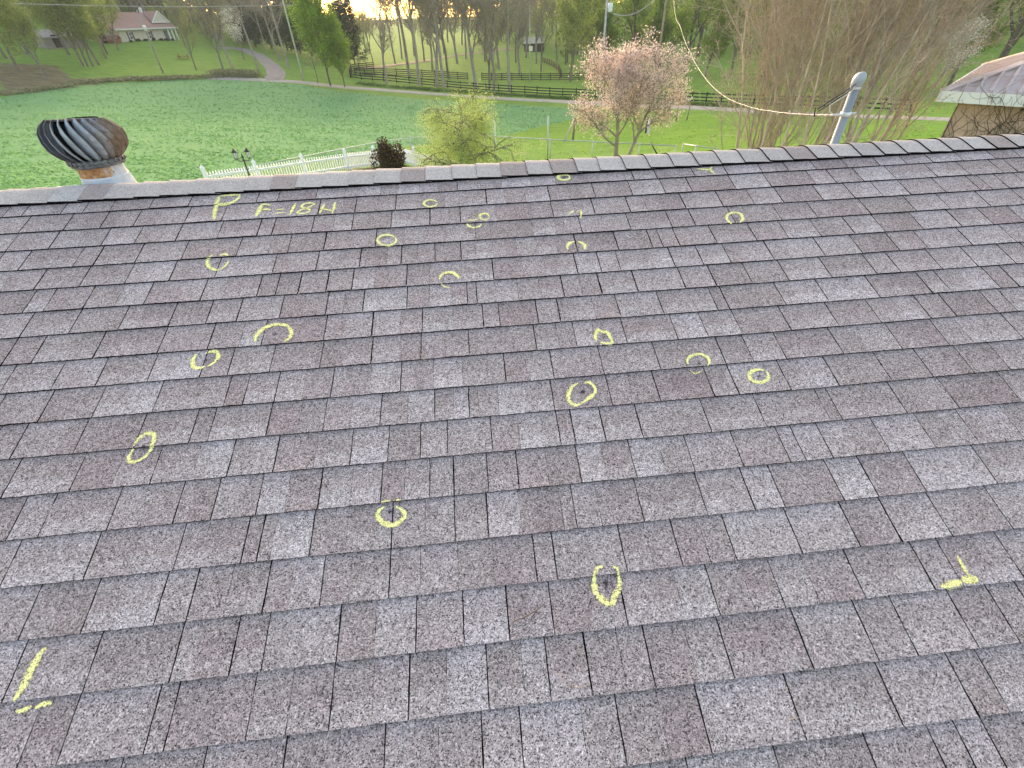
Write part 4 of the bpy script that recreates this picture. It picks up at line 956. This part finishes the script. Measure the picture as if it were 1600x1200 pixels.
def skeleton(seed, H, r0, P):
    """recursive limbs. P: levels, kids, ang, ratio, up, start, wob, lean"""
    rg = random.Random(seed); segs = []; tips = []
    def grow(p, d, L, r, lv):
        ns = P.get('seg', [7, 5, 4, 3, 2])[min(lv, 4)]; pts = [p]; rad = [r]
        rend = r*P.get('taper', [.35, .3, .3, .4, .5])[min(lv, 4)]
        for i in range(ns):
            w_ = P.get('wob', .12)*(1.6 if lv else .7)
            d = d+np.array([rg.gauss(0, w_), rg.gauss(0, w_), rg.gauss(0, w_*.7)+P['up'][min(lv, len(P['up'])-1)]]); d /= np.linalg.norm(d)
            q = p+d*L/ns; rr_ = r+(rend-r)*(i+1)/ns; segs.append((*p, *q, rad[-1], rr_, lv)); p = q; pts.append(p); rad.append(rr_)
        if lv < P['levels']:
            nk = P['kids'][lv]; st = P['start'][min(lv, len(P['start'])-1)]
            ph = rg.uniform(0, 2*PI)
            for k in range(nk):
                u = st+(1-st)*((k+rg.uniform(0, .9))/nk); i = min(ns-1, int(u*ns)); f = u*ns-i; q = pts[i]+(pts[i+1]-pts[i])*f; rq = rad[i]+(rad[i+1]-rad[i])*f
                dd = pts[i+1]-pts[i]; dd /= np.linalg.norm(dd); ph += 2.4+rg.uniform(-.4, .4)
                a = np.cross(dd, [0.3, .2, 1.0] if abs(dd[2]) < .9 else [1., 0, 0]); a /= np.linalg.norm(a); b = np.cross(dd, a); ang = math.radians(P['ang'][lv]*rg.uniform(.7, 1.25))
                nd = dd*math.cos(ang)+(a*math.cos(ph)+b*math.sin(ph))*math.sin(ang)
                shape = 1-.55*u if lv == 0 and P.get('cone', 1) else 1-.3*u
                grow(q, nd, L*P['ratio'][lv]*shape*rg.uniform(.75, 1.2), min(rq*.8, r*P.get('rr', .5)), lv+1)
        if lv >= P['levels']-1: tips.extend(pts[1:])
    for s in range(P.get('stems', 1)):
        a = rg.uniform(0, 2*PI); sp_ = P.get('spread', 0); off = np.array([math.cos(a), math.sin(a), 0])*P.get('base', 0)*rg.uniform(.2, 1)
        d = np.array([P.get('lean', (0, 0))[0]+off[0]*sp_, P.get('lean', (0, 0))[1]+off[1]*sp_, 1.0]); d /= np.linalg.norm(d)
        grow(off+np.array([0, 0, -.25]), d, H*P.get('trunk', .8)*rg.uniform(.85, 1.1), r0*rg.uniform(.75, 1.1) if P.get('stems', 1) > 1 else r0, 0)
    return np.array(segs), np.array(tips)
def make_tree(name, seed, H, r0, P, bark, leaf=None, nleaf=0, lsize=.15, spread=.35, label=None, cat='tree', group=None, crownname='crown', trunkk=8, twigk=3, minr=.004, droop=0.0):
    segs, tips = skeleton(seed, H, r0, P); rs = np.random.RandomState(seed); root = empty(name, (0, 0, 0), label=label, cat=cat, group=group)
    segs[:, 6:8] = np.maximum(segs[:, 6:8], minr)
    tr = segs[segs[:, 8] == 0]; V, F_ = tubes_np(tr, trunkk); kid(root, link('trunk', mesh_np('trunk', V, F_), bark, root, True))
    br = segs[segs[:, 8] > 0]
    if len(br): V, F_ = tubes_np(br, twigk); kid(root, link('branches', mesh_np('branches', V, F_), bark, root, True))
    if leaf is not None:
        C = tips[rs.randint(0, len(tips), nleaf)]+rs.randn(nleaf, 3)*spread*np.array([1, 1, .7])
        if droop: C[:, 2] -= np.abs(rs.exponential(droop, nleaf))
        ok = C[:, 2] > .25; C = C[ok]
        V = quads(C, lsize, rs); kid(root, link(crownname, mesh_np(crownname, V, np.arange(len(V)).reshape(-1, 4)), leaf, root))
    return root
def place(root, p, rz=0, sc=1.0):
    root.location = tuple(p); root.rotation_euler = (0, 0, rz); root.scale = (sc, sc, sc) if not hasattr(sc, '__len__') else sc
def bush(name, x, y, r, h, n, ls, m, label, cat='shrub', group=None, lumps=9):
    rs = np.random.RandomState(int(abs(x*131+y*17)) % 9999); z = gz1(x, y); root = empty(name, (x, y, z), label=label, cat=cat, group=group)
    cs = rs.randn(lumps, 3); cs /= np.linalg.norm(cs, axis=1)[:, None]; cs *= rs.uniform(.25, .75, (lumps, 1)); cs[:, 2] = np.abs(cs[:, 2])*.8
    C = cs[rs.randint(0, lumps, n)]; e = rs.randn(n, 3); e /= np.linalg.norm(e, axis=1)[:, None]; C = C+e*(.38*rs.uniform(.5, 1, (n, 1)))
    C = C*np.array([r, r, h*.75]); C[:, 2] += h*.28; C = C[C[:, 2] > .02]
    V = quads(C, ls, rs); link('foliage', mesh_np('foliage', V, np.arange(len(V)).reshape(-1, 4)), m, root)
    s = MB()
    for k in range(5): a = k*1.3; s.tube([(0, 0, -.05), (math.cos(a)*r*.3, math.sin(a)*r*.3, h*.55)], [.03*r, .012*r], 5)
    s.build('stems', BARK, root); return root

BARK = simple('bark_grey', (.20, .175, .15), .95, .25, 3)
BARK_P = simple('bark_pale', (.31, .28, .245), .95, .2, 2)
BARK_D = simple('bark_dark', (.13, .11, .095), .95, .25, 3)
BARK_M = simple('bark_myrtle', (.46, .39, .33), .9, .2, 4)
DKG = leafmat('dark_shrub_leaf', (.02, .04, .015), (.05, .09, .03), .2)
L_BUD = leafmat('budding_leaf', (.17, .23, .06), (.36, .44, .14), .5)
L_GREEN = leafmat('spring_leaf', (.12, .21, .03), (.27, .42, .07), .5)
L_BRIGHT = leafmat('bright_leaf', (.13, .24, .035), (.27, .45, .07), .5)
L_CEDAR = leafmat('cedar_leaf', (.018, .042, .022), (.05, .095, .05), .15)
L_GREY = leafmat('grey_twig_haze', (.20, .17, .135), (.34, .31, .25), .2)
L_PINK = leafmat('pink_blossom', (.60, .43, .41), (.84, .71, .69), .45, (.62, .56, .26))
L_YG = leafmat('weeping_leaf', (.28, .38, .11), (.58, .67, .29), .5)
L_WHITE = leafmat('white_blossom', (.55, .58, .52), (.8, .8, .76), .3)
L_MYRT = leafmat('seed_heads', (.26, .20, .15), (.42, .34, .27), .2)
L_RED = leafmat('bronze_leaf', (.045, .035, .022), (.13, .085, .055), .2, (.09, .13, .04))
ranch()

# near trees ------------------------------------------------------------
PD = dict(levels=4, kids=[7, 7, 6, 4], ang=[48, 42, 42, 40], ratio=[.62, .55, .48, .45], up=[.02, .05, .02, .0], start=[.42, .25, .2, .2], wob=.12, trunk=.68, base=.14, stems=3, spread=1.0, cone=1)
b0 = at(968, 244, 22.0); gd = vecv(b0[0], b0[1], gz1(b0[0], b0[1]))
dog = make_tree('dogwood_tree', 21, 5.6, .085, PD, BARK_P, L_PINK, 24000, .029, .15, 'rounded pink blossoming tree just beyond the ridge', 'tree', minr=.007, crownname='blossom')
place(dog, gd, .4, (1.10, 1.10, 1.22))
PW = dict(levels=3, kids=[14, 9, 6], ang=[62, 50, 40], ratio=[.62, .5, .5], up=[.0, -.05, -.22], start=[.22, .15, .1], wob=.16, trunk=.82, cone=1)
b0 = at(713, 262, 20.5); gd = vecv(b0[0], b0[1], gz1(b0[0], b0[1]))
wt = make_tree('weeping_tree', 8, 3.55, .07, PW, BARK, L_YG, 42000, .017, .12, 'small airy yellow-green weeping tree beyond the ridge, right of the dark bush', 'tree', minr=.004, droop=.30)
place(wt, gd, 1.0, (1.85, 1.85, 1.45))
b0 = at(609, 262, 24.0)
bush('bronze_shrub', b0[0], b0[1], .95, 2.1, 6500, .05, L_RED, 'round dark bronze-green bush in a mulch bed beside the picket fence', 'bush', lumps=14)
PM = dict(levels=4, kids=[7, 6, 5, 3], ang=[20, 30, 42, 52], ratio=[.58, .5, .45, .5], up=[.015, .06, .05, .03], start=[.22, .15, .15, .1], wob=.11, trunk=.78, base=.34, stems=9, spread=.42, cone=0, rr=.45)
def myrtle(px, D, seed, H, lean, stems, label, base=.34, spread=.42, nl=5500):
    P = dict(PM); P['lean'] = lean; P['stems'] = stems; P['base'] = base; P['spread'] = spread
    b0 = at(px, 235, D); g = vecv(b0[0], b0[1], gz1(b0[0], b0[1]))
    o = make_tree('bare_myrtle', seed, H, .045, P, BARK_M, L_MYRT, nl, .016, .08, label, 'tree', 'bare multi-stemmed trees', minr=.003, crownname='seed_heads', trunkk=7)
    place(o, g)
myrtle(1178, 15.5, 41, 8.2, (-.02, 0), 6, 'leftmost bare brown multi-stemmed tree, beside the swooping cable')
myrtle(1215, 14.5, 42, 8.4, (.03, .05), 8, 'dense bare multi-stemmed tree with the cable across its stems', .5)
myrtle(1287, 14.0, 43, 8.0, (.10, 0), 7, 'bare multi-stemmed tree directly behind the service mast', .38)
myrtle(1345, 15.0, 44, 7.2, (.12, 0), 5, 'bare multi-stemmed tree leaning right towards the brick building', .3, .4)

# vine-covered brick building -------------------------------------------
def brick_house():
    A = at(1488, 178, 15.0); x0, y0 = A[0], A[1]; ze = at(1500, 141, 15.0)[2]; g0 = gz1(x0, y0)-.4
    rz = R_(-50)
    root = empty('brick_building', (x0, y0, g0), rz, label='tan brick outbuilding with a ribbed metal roof and bare vines on its wall', cat='building')
    L, W_ = 9.0, 6.0; H = ze-g0
    m, t, b = mat('tan_brick', .9, .15); co = objco(t); mp = N(t, 'ShaderNodeMapping'); mp.inputs['Rotation'].default_value = (PI/2, 0, 0); t.links.new(co, mp.inputs[0])
    br = N(t, 'ShaderNodeTexBrick'); t.links.new(mp.outputs[0], br.inputs[0]); br.inputs['Scale'].default_value = 4.6; br.inputs['Color1'].default_value = (.60, .43, .34, 1); br.inputs['Color2'].default_value = (.50, .35, .28, 1); br.inputs['Mortar'].default_value = (.55, .48, .42, 1); br.inputs['Mortar Size'].default_value = .012
    c = mix(t, .4, br.outputs[0], ramp(t, noise(t, co, 3, 5), [(.3, (.46, .32, .26)), (.7, (.62, .47, .39))])); t.links.new(c, b.inputs['Base Color'])
    w_ = MB(); w_.box((L/2, W_/2, H/2), (L, W_, H)); w_.build('wall', m, root)
    metal, t, b = mat('ribbed_metal', .75, .25); co = objco(t); t.links.new(ramp(t, noise(t, co, 2, 5), [(.3, (.50, .40, .40)), (.7, (.64, .57, .57))]), b.inputs['Base Color']); b.inputs['Metallic'].default_value = .2
    r = MB(); ov = .32; rise = .42; xa, xb = -ov, L+ov; xc0, xc1 = xa+2.9, xb-2.9; yc = W_/2; hr = 1.25
    e = [(xa, -ov, H), (xb, -ov, H), (xb, W_+ov, H), (xa, W_+ov, H)]; k1, k2 = (xc0, yc, H+hr), (xc1, yc, H+hr)
    r.face([e[0], e[1], k2, k1]); r.face([e[2], e[3], k1, k2]); r.face([e[1], e[2], k2]); r.face([e[3], e[0], k1])
    r.face([e[3], e[2], e[1], e[0]])
    n = 44
    for k in range(n):
        x = xa+(xb-xa)*(k+.5)/n
        if x < xc0: u = (x-xa)/(xc0-xa)
        elif x > xc1: u = (xb-x)/(xb-xc1)
        else: u = 1
        if u > .05: r.bar((x, -ov, H+.02), (x, -ov+(yc+ov)*u, H+hr*u+.02), .05, .06)
    for k in range(16):
        y = -ov+(W_+2*ov)*(k+.5)/16; u = 1-abs(y-yc)/(yc+ov)
        r.bar((xa, y, H+.015), (xa+(xc0-xa)*u, y, H+hr*u+.015), .035, .03)
    for q in (e[0], e[3]): r.bar(vecv(*q)+vecv(0, 0, .02), vecv(*k1)+vecv(0, 0, .03), .16, .035)
    r.build('roof', metal, root)
    f = MB(); tr = simple('white_fascia', (.72, .76, .77), .5, .05, 2)
    f.bar((xa-.02, -ov-.02, H-.09), (xb, -ov-.02, H-.09), .04, .2); f.bar((xa-.02, -ov-.04, H-.09), (xa-.02, W_+ov, H-.09), .04, .2); f.build('fascia', tr, root)
    # bare vines: wandering stems on the wall and over the eave
    rg = random.Random(4); v = MB()
    def vine(p, a, L_, r_, lv):
        pts = [p]; n = int(L_/.09)
        for i in range(n):
            a += rg.gauss(0, .32); a = a*.93+PI/2*.07; x, z = pts[-1][0]+math.cos(a)*.09, pts[-1][2]+math.sin(a)*.09
            y = -.02-rg.random()*.03 if z < H-.2 else -ov-.06
            if x < .02 : x = .02; 
            if z > H+.12 and rg.random() < .6: break
            pts.append((x, y, z))
            if lv < 2 and rg.random() < .22: vine(pts[-1], a+rg.choice((-1, 1))*rg.uniform(.4, 1.1), L_*.5, r_*.6, lv+1)
        if len(pts) > 2: v.tube(pts, [r_*(1-.6*i/len(pts)) for i in range(len(pts))], 4, 0, False)
    for k in range(80): vine((.1+(k/80)**1.1*(L*.75), -.03, rg.uniform(.1, H*.5)), rg.uniform(.8, 2.3), rg.uniform(1.2, 2.6), .0095, 0)
    v.build('bare_vine', simple('vine_stem', (.15, .115, .09), .95, .2, 8), root)
brick_house()

# woodland and meadow trees ---------------------------------------------
PB = dict(levels=4, kids=[9, 6, 5, 3], ang=[34, 34, 36, 38], ratio=[.46, .5, .5, .5], up=[.01, .05, .04, .02], start=[.34, .25, .2, .2], wob=.09, trunk=.95, cone=1)
PF = dict(levels=4, kids=[7, 6, 5, 3], ang=[28, 32, 36, 38], ratio=[.6, .52, .5, .5], up=[.01, .06, .05, .02], start=[.22, .25, .2, .2], wob=.10, trunk=.9, cone=0, rr=.62)
tmpl = {}
tmpl['bareA'] = make_tree('bare_tree', 101, 20, .30, PB, BARK_P, L_GREY, 9000, .10, .7, 'x', 'tree', minr=.02, crownname='twigs')
tmpl['bareB'] = make_tree('bare_tree', 102, 19, .34, PF, BARK_P, L_GREY, 9000, .10, .7, 'x', 'tree', minr=.02, crownname='twigs')
tmpl['bareC'] = make_tree('bare_tree', 103, 17, .26, PF, BARK, L_BUD, 3500, .11, .6, 'x', 'tree', minr=.02, crownname='buds')
tmpl['bud'] = make_tree('budding_tree', 104, 16, .30, PF, BARK, L_BUD, 12000, .19, .65, 'x', 'tree', minr=.02)
tmpl['green'] = make_tree('leafy_tree', 105, 17, .36, dict(PF, start=[.18, .2, .2, .2]), BARK_D, L_GREEN, 22000, .15, .6, 'x', 'tree', minr=.02)
tmpl['green2'] = make_tree('leafy_tree', 106, 14, .30, dict(PB, start=[.2, .2, .2, .2]), BARK_D, L_GREEN, 20000, .14, .55, 'x', 'tree', minr=.02)
tmpl['bright'] = make_tree('bright_green_tree', 107, 13.5, .16, dict(levels=3, kids=[26, 7, 5], ang=[42, 38, 38], ratio=[.42, .45, .45], up=[.0, .12, .06], start=[.14, .2, .2], wob=.05, trunk=1.0, cone=1), BARK_D, L_BRIGHT, 30000, .12, .38, 'x', 'tree', minr=.012)
tmpl['cedar'] = make_tree('cedar_tree', 108, 15, .25, dict(levels=2, kids=[60, 6], ang=[72, 40], ratio=[.26, .45], up=[.0, .03], start=[.08, .2], wob=.03, trunk=1.0, cone=1), BARK_D, L_CEDAR, 15000, .17, .38, 'x', 'tree', minr=.02)
tmpl['small'] = make_tree('young_bare_tree', 109, 6.5, .07, dict(PB, levels=3, kids=[12, 6, 4], start=[.3, .2, .2]), BARK, L_BUD, 500, .07, .2, 'x', 'tree', minr=.012, crownname='buds')
tmpl['white'] = make_tree('white_blossom_tree', 110, 7.5, .14, dict(PF, levels=3, kids=[8, 6, 5], start=[.3, .2, .2]), BARK, L_WHITE, 3800, .12, .35, 'x', 'tree', minr=.015, crownname='blossom')
used = {}
rnd = random.Random(17)
def tree(kind, px, py, sc, label, group=None, rz=None, D=None):
    if group and group == RG: sc *= 1.22
    p = gp(px, py) if D is None else (lambda v: vecv(v[0], v[1], gz1(v[0], v[1])))(at(px, py, D))
    rz = rnd.uniform(0, 6.28) if rz is None else rz; r = tmpl[kind]
    if kind not in used: used[kind] = 1; place(r, p, rz, sc); o = r
    else: o = copy_tree(r, p, rz, sc)
    o['label'] = label
    if group: o['group'] = group
    elif 'group' in o: del o['group']
    return o
RG = 'bare trees along the black fences'
tree('bareB', 605, 132, .62, 'forked bare tree standing in front of the left end of the black fences', RG)
tree('bareA', 640, 121, .95, 'tall straight bare tree inside the black fence, third trunk from its left end', RG)
tree('bareA', 655, 134, .85, 'slender bare tree against the sky gap, by the roadside fence', RG)
tree('bareB', 683, 136, .8, 'thick-trunked bare tree forking low, in front of the roadside fence', RG)
tree('bareA', 694, 138, .8, 'thin bare tree just right of the thick low-forking one', RG)
tree('bareC', 701, 123, .9, 'bare tree at the right end of the back fence left of its gap', RG)
tree('bareB', 744, 139.5, .86, 'dark bare tree with a leaning second trunk at the fence gap', RG)
tree('bareC', 765, 139, .75, 'grey twiggy tree right of the fence gap, leftmost of three close trunks', RG)
tree('bareB', 772, 141, .62, 'pale dense bare tree in the middle of three close trunks right of the gap', RG)
tree('bareA', 796, 142, .8, 'tall bare tree right of the three close trunks', RG)
tree('small', 774, 155, .8, 'young thin bare tree on the near verge of the gravel road')
tree('bareC', 845, 112, .6, 'pale small tree on the slope below the dark shed', RG)
tree('bud', 891, 128, .85, 'grey-green budding tree with spreading limbs left of the pink tree')
tree('green', 922, 113, .95, 'large yellow-green leafy tree behind the grey utility pole')
tree('bareC', 910, 114, .5, 'small crooked bare tree beside the back fence, left of the pink tree', RG)
tree('bright', 517, 135, .98, 'bright green dense tree rising at the road bend')
tree('bright', 539, 137, .62, 'smaller bright green tree leaning against the taller one at the road bend')
tree('small', 497, 131, 1.2, 'thin bare sapling at the road edge, left of the bright green tree')
tree('white', 382, 94, .95, 'small white blossoming tree beside the curving drive')
tree('bareA', 403, 107, .75, 'slim bare tree on the inside of the curving drive', 'bare trees at the curving drive')
tree('bareB', 365, 111, .72, 'thick leaning bare tree left of the white blossoming tree', 'bare trees at the curving drive')
tree('bareC', 350, 112, .72, 'leftmost bare trunk beside the curving drive', 'bare trees at the curving drive')
tree('bareB', 438, 95, .85, 'tall pale bare tree on the outside of the curving drive', 'bare trees at the curving drive')
tree('bareA', 452, 107, .85, 'bare tree between the curving drive and the tall pale pole', 'bare trees at the curving drive')
tree('bareA', 416, 80, .7, 'bare tree at the top of the curving drive before the cedars', 'bare trees at the curving drive')
tree('bareC', 307, 110, .45, 'small grey tree with a thin stem in front of the ranch house lawn')
for k, (px, py, s, lab) in enumerate([(131, 104, .62, 'leftmost trunk of the leaning clump on the left lawn'), (137, 104, .55, 'second trunk of the leaning clump on the left lawn'), (146, 104, .58, 'third trunk of the leaning clump on the left lawn'), (155, 102, .66, 'rightmost and fullest tree of the leaning clump on the left lawn')]):
    tree('bud', px, py, s, 'pale green budding tree, '+lab, 'clump of budding trees on the left lawn')
tree('bud', 74, 124, .5, 'yellowish budding tree at the far left edge of the pasture')
tree('bud', 30, 112, .75, 'broad budding tree at the extreme left of the view')
tree('bud', -20, 122, .85, 'budding tree half outside the left of the view')
tree('bud', 185, 78, .62, 'bright budding tree covering the left end of the ranch house')
tree('bareC', 290, 72, .6, 'grey tree covering the right end of the ranch house')
tree('green2', 168, 84, .55, 'yellow-green leafy tree left of the ranch house')
CG = 'dark cedars behind the drive'
for px, py, s in [(400, 74, .9), (425, 76, 1.0), (450, 80, 1.1), (470, 84, 1.0), (488, 88, 1.1), (505, 95, .9), (545, 103, .7), (555, 100, .8), (385, 70, .9)]:
    tree('cedar', px, py, s, 'dark green cedar in the dense stand behind the curving drive', CG)
LB = 'bare woodland trees behind the ranch house'
for px, py, s in [(20, 62, .9), (60, 58, .8), (110, 60, .9), (150, 55, .9), (200, 48, .9), (240, 46, .9), (262, 47, .85), (300, 52, .9), (325, 55, .9), (345, 60, .9), (370, 62, .9), (180, 44, 1.), (225, 42, 1.), (285, 44, 1.)]:
    tree(rnd.choice(['bareA', 'bareB', 'bareC', 'bud']), px, py, s, 'grey woodland tree on the slope behind the ranch house', LB)
for px, py, s in [(560, 92, .55), (572, 84, .6), (540, 80, .8), (585, 108, .5)]:
    tree('bareC', px, py, s, 'grey twiggy tree behind the bright green tree, below the sky gap', 'grey trees below the sky gap')
FB = 'bare trees in the far meadow'
for px, py, s in [(668, 70, .95), (700, 66, 1.1), (722, 70, 1.1), (748, 66, 1.1), (770, 72, 1.0), (796, 68, 1.15), (818, 72, 1.1), (842, 68, 1.2), (868, 74, 1.15), (895, 76, 1.2), (880, 66, 1.2)]:
    tree('bud', px, py, s, 'pale green budding tree at the far side of the meadow, near the dark shed', 'budding trees at the far side of the meadow')
for px, py, s in [(x_, y_, s_*1.7) for x_, y_, s_ in [(618, 100, .5), (628, 92, .55), (663, 96, .6), (715, 100, .6), (728, 92, .6), (758, 96, .62), (780, 108, .6), (806, 98, .6), (822, 90, .62), (870, 96, .6), (885, 90, .65), (812, 118, .55), (648, 88, .6), (694, 84, .6), (792, 84, .6), (838, 100, .5), (676, 110, .5)]]:
    tree(rnd.choice(['bareA', 'bareB', 'bareC']), px, py, s, 'thin bare tree in the meadow behind the black fences', FB)
RW = 'leafy trees on the right-hand slope'
for px, py, s in [(10, 92, .8), (45, 84, .85), (108, 86, .75), (166, 92, .6), (182, 62, .8)]: tree('bud', px, py, s, 'budding yellow-green tree among the trees left of the ranch house', 'budding trees left of the ranch house')
for px, py, s, kd in [(950, 110, .9, 'green2'), (985, 105, 1., 'green'), (1030, 112, 1., 'green2'), (1070, 118, .9, 'green'), (1100, 122, .7, 'green2'), (1140, 120, .9, 'bud'), (1190, 126, .9, 'green'),
                      (1245, 128, .9, 'bud'), (1300, 130, .9, 'green2'), (1360, 132, 1., 'green'), (1420, 134, .9, 'bud'), (1480, 138, .9, 'green2'), (1540, 140, 1., 'green'), (1600, 144, 1., 'green'), (1010, 84, 1., 'bud'), (1090, 88, 1., 'green'), (1170, 90, 1., 'bareC'), (1230, 90, 1., 'green'), (1330, 92, 1., 'bud'), (1450, 92, 1., 'green'), (1560, 96, 1., 'green')]:
    tree(kd, px, py, s, 'green spring tree in the wood on the slope across the road, behind the bare myrtles', RW)
tree('white', 1452, 150, .8, 'whitish blossoming tree left of the metal roof')

# far woods: masses on the hills
def woods(name, spans, n, m, label, size=.9):
    rs = np.random.RandomState(len(name)*7+n % 91); C = []; T = []
    for (a0, a1, D0, D1, h, cnt) in spans:
        a = np.radians(rs.uniform(a0, a1, cnt)); D = rs.uniform(D0, D1, cnt); x = D*np.sin(a); y = D*np.cos(a); z = gz(x, y); hh = h*rs.uniform(.6, 1.15, cnt)
        for q in range(cnt):
            k = n; e = rs.randn(k, 3); e /= np.linalg.norm(e, axis=1)[:, None]; e *= rs.uniform(.3, 1, (k, 1))**.5; w_ = hh[q]*.30
            C.append(np.array([x[q], y[q], z[q]+hh[q]*.58])+e*np.array([w_, w_, hh[q]*.42]))
            T.append((x[q], y[q], z[q]-.5, x[q]+rs.randn()*.4, y[q]+rs.randn()*.4, z[q]+hh[q]*.9, .22, .05))
    C = np.concatenate(C); V = quads(C, size, rs); V2, F2 = tubes_np(T, 4); F1 = np.arange(len(V)).reshape(-1, 4)
    me = mesh_np(name, np.concatenate([V, V2]), np.concatenate([F1, F2+len(V)]), np.r_[np.zeros(len(F1), int), np.ones(len(F2), int)])
    link(name, me, [m, BARK], label=label, cat='woods', kind='stuff')
L_FARG = leafmat('far_grey_wood', (.17, .155, .12), (.30, .28, .21), .3)
L_FARM = leafmat('far_mixed_wood', (.12, .15, .065), (.27, .30, .13), .35)
woods('far_woods', [(-52, -21, 190, 290, 22, 800)], 110, L_FARG, 'grey-brown leafless wood covering the hill behind the ranch house', .55)
woods('meadow_woods', [(-21, 9, 330, 480, 7, 240), (-21, -14, 190, 260, 14, 60), (3, 13, 240, 340, 11, 90)], 90, L_FARM, 'low hazy treeline at the far side of the meadow', .55)
woods('hillside_woods', [(11, 55, 150, 280, 16, 380)], 110, leafmat('far_green_wood', (.10, .15, .04), (.24, .32, .09), .35), 'mixed green wood filling the slope on the right', .55)

# rough brush along the far edge of the pasture
rs = np.random.RandomState(5); C = []
for (pa, pb, n, h) in [((0, 148), (110, 134), 40, .25), ((110, 131), (200, 124), 34, .3), ((200, 125), (340, 121), 75, .38), ((335, 119), (400, 121), 50, 1.0), ((340, 116), (395, 119), 40, .8)]:
    for k in range(n):
        u = rs.rand(); p = gp(pa[0]+(pb[0]-pa[0])*u, pa[1]+(pb[1]-pa[1])*u+rs.uniform(-1.5, 1.5)); m_ = 60
        C.append(p+rs.randn(m_, 3)*np.array([.8, .8, .0])+np.c_[np.zeros(m_), np.zeros(m_), rs.rand(m_)*h])
C = np.concatenate(C); V = quads(C, .14, rs)
link('roadside_brush', mesh_np('roadside_brush', V, np.arange(len(V)).reshape(-1, 4)), leafmat('brush', (.13, .14, .07), (.30, .30, .18), .2, (.46, .43, .32)), label='low tangled brush strip along the far edge of the pasture', cat='brush', kind='stuff')
# roadside grass tufts in front of the black fence
C = []
for k in range(500):
    u = rs.rand(); px = 560+u*600; py = np.interp(px, [560, 600, 760, 900, 1160], [131, 136, 147.5, 155.5, 168])+rs.uniform(-1, 1); p = gp(px, py)
    C.append(p+rs.randn(26, 3)*np.array([.4, .4, 0])+np.c_[np.zeros(26), np.zeros(26), rs.rand(26)*.35])
C = np.concatenate(C); V = quads(C, .1, rs)
link('verge_weeds', mesh_np('verge_weeds', V, np.arange(len(V)).reshape(-1, 4)), leafmat('verge', (.05, .10, .03), (.12, .20, .06), .2), label='dark weedy verge between the gravel road and the black fence', cat='weeds', kind='stuff')

# small far structures
def table():
    p = gp(288, 92); root = empty('picnic_table', p, rz=.3, label='small red wooden picnic table on the lawn below the ranch house', cat='picnic table')
    m = simple('red_paint', (.28, .06, .04), .7, .15, 2)
    a = MB(); [a.box((0, (k-2)*.19, .76), (2.3, .17, .05)) for k in range(5)]; a.build('table_top', m, root)
    for sg in (-1, 1): b_ = MB(); b_.box((0, sg*.75, .45), (2.3, .3, .05)); b_.build('bench', m, root)
    for sx in (-.8, .8):
        b_ = MB(); b_.bar((sx, -.85, .4), (sx, .85, .4), .06, .12)
        for sg in (-1, 1): b_.bar((sx, sg*.65, 0), (sx, sg*.25, .74), .06, .12)
        b_.build('leg', m, root)
table()
def shed(px, py, L, W_, H, rz, wallm, roofm, label, trimm=None):
    p = gp(px, py); root = empty('shed', p, rz, label=label, cat='shed')
    a = MB(); a.box((0, 0, H/2-.3), (L, W_, H+.6))
    for sg in (-1, 1):
        P = [(sg*L/2, -W_/2, H), (sg*L/2, W_/2, H), (sg*L/2, 0, H+W_*.3)]; a.face(P if sg > 0 else P[::-1])
    a.build('wall', wallm, root)
    r = MB()
    for sg in (-1, 1):
        P = [(-L/2-.3, sg*(W_/2+.35), H-.12), (L/2+.3, sg*(W_/2+.35), H-.12), (L/2+.3, 0, H+W_*.3+.06), (-L/2-.3, 0, H+W_*.3+.06)]; r.face(P if sg < 0 else P[::-1]); r.face([(x, y, z-.12) for x, y, z in (P[::-1] if sg < 0 else P)])
    r.build('roof', roofm, root)
    d = MB(); d.box((-L*.15, -W_/2-.03, 1.1), (L*.22, .06, 2.2)); d.build('door', simple('dark_opening', (.015, .015, .015), .9), root)
    f = MB(); f.bar((-L/2-.3, -W_/2-.37, H-.16), (L/2+.3, -W_/2-.37, H-.16), .05, .2); f.build('fascia', trimm or wallm, root)
shed(834, 80, 7, 5, 2.6, -.1, simple('dark_barn', (.06, .055, .055), .9), simple('pale_tin', (.45, .44, .38), .6), 'low dark shed with a pale roof edge among the far trees', simple('pale_edge', (.7, .68, .6), .6))
shed(98, 74, 7, 4, 1.9, .9, simple('grey_board', (.30, .27, .27), .9), simple('grey_roof', (.36, .32, .31), .8), 'grey weathered outbuilding behind the leaning clump on the left')
shed(174, 67, 3.5, 2, .7, .1, simple('red_brick_low', (.33, .14, .09), .9), simple('red_brick_top', (.30, .15, .11), .8), 'low red-brown outbuilding at the left end of the ranch house')
# moist evening air over the fields
hz = MB(); hz.box((0, 250, 20), (1800, 1500, 120)); m = bpy.data.materials.new('moist_air'); m.use_nodes = True; t = m.node_tree; t.nodes.clear()
o = N(t, 'ShaderNodeOutputMaterial'); v = N(t, 'ShaderNodeVolumePrincipled'); v.inputs['Color'].default_value = (.80, .88, .96, 1); v.inputs['Density'].default_value = .00035; v.inputs['Anisotropy'].default_value = .2
t.links.new(v.outputs[0], o.inputs['Volume']); hz.build('haze', m, None, kind='stuff')
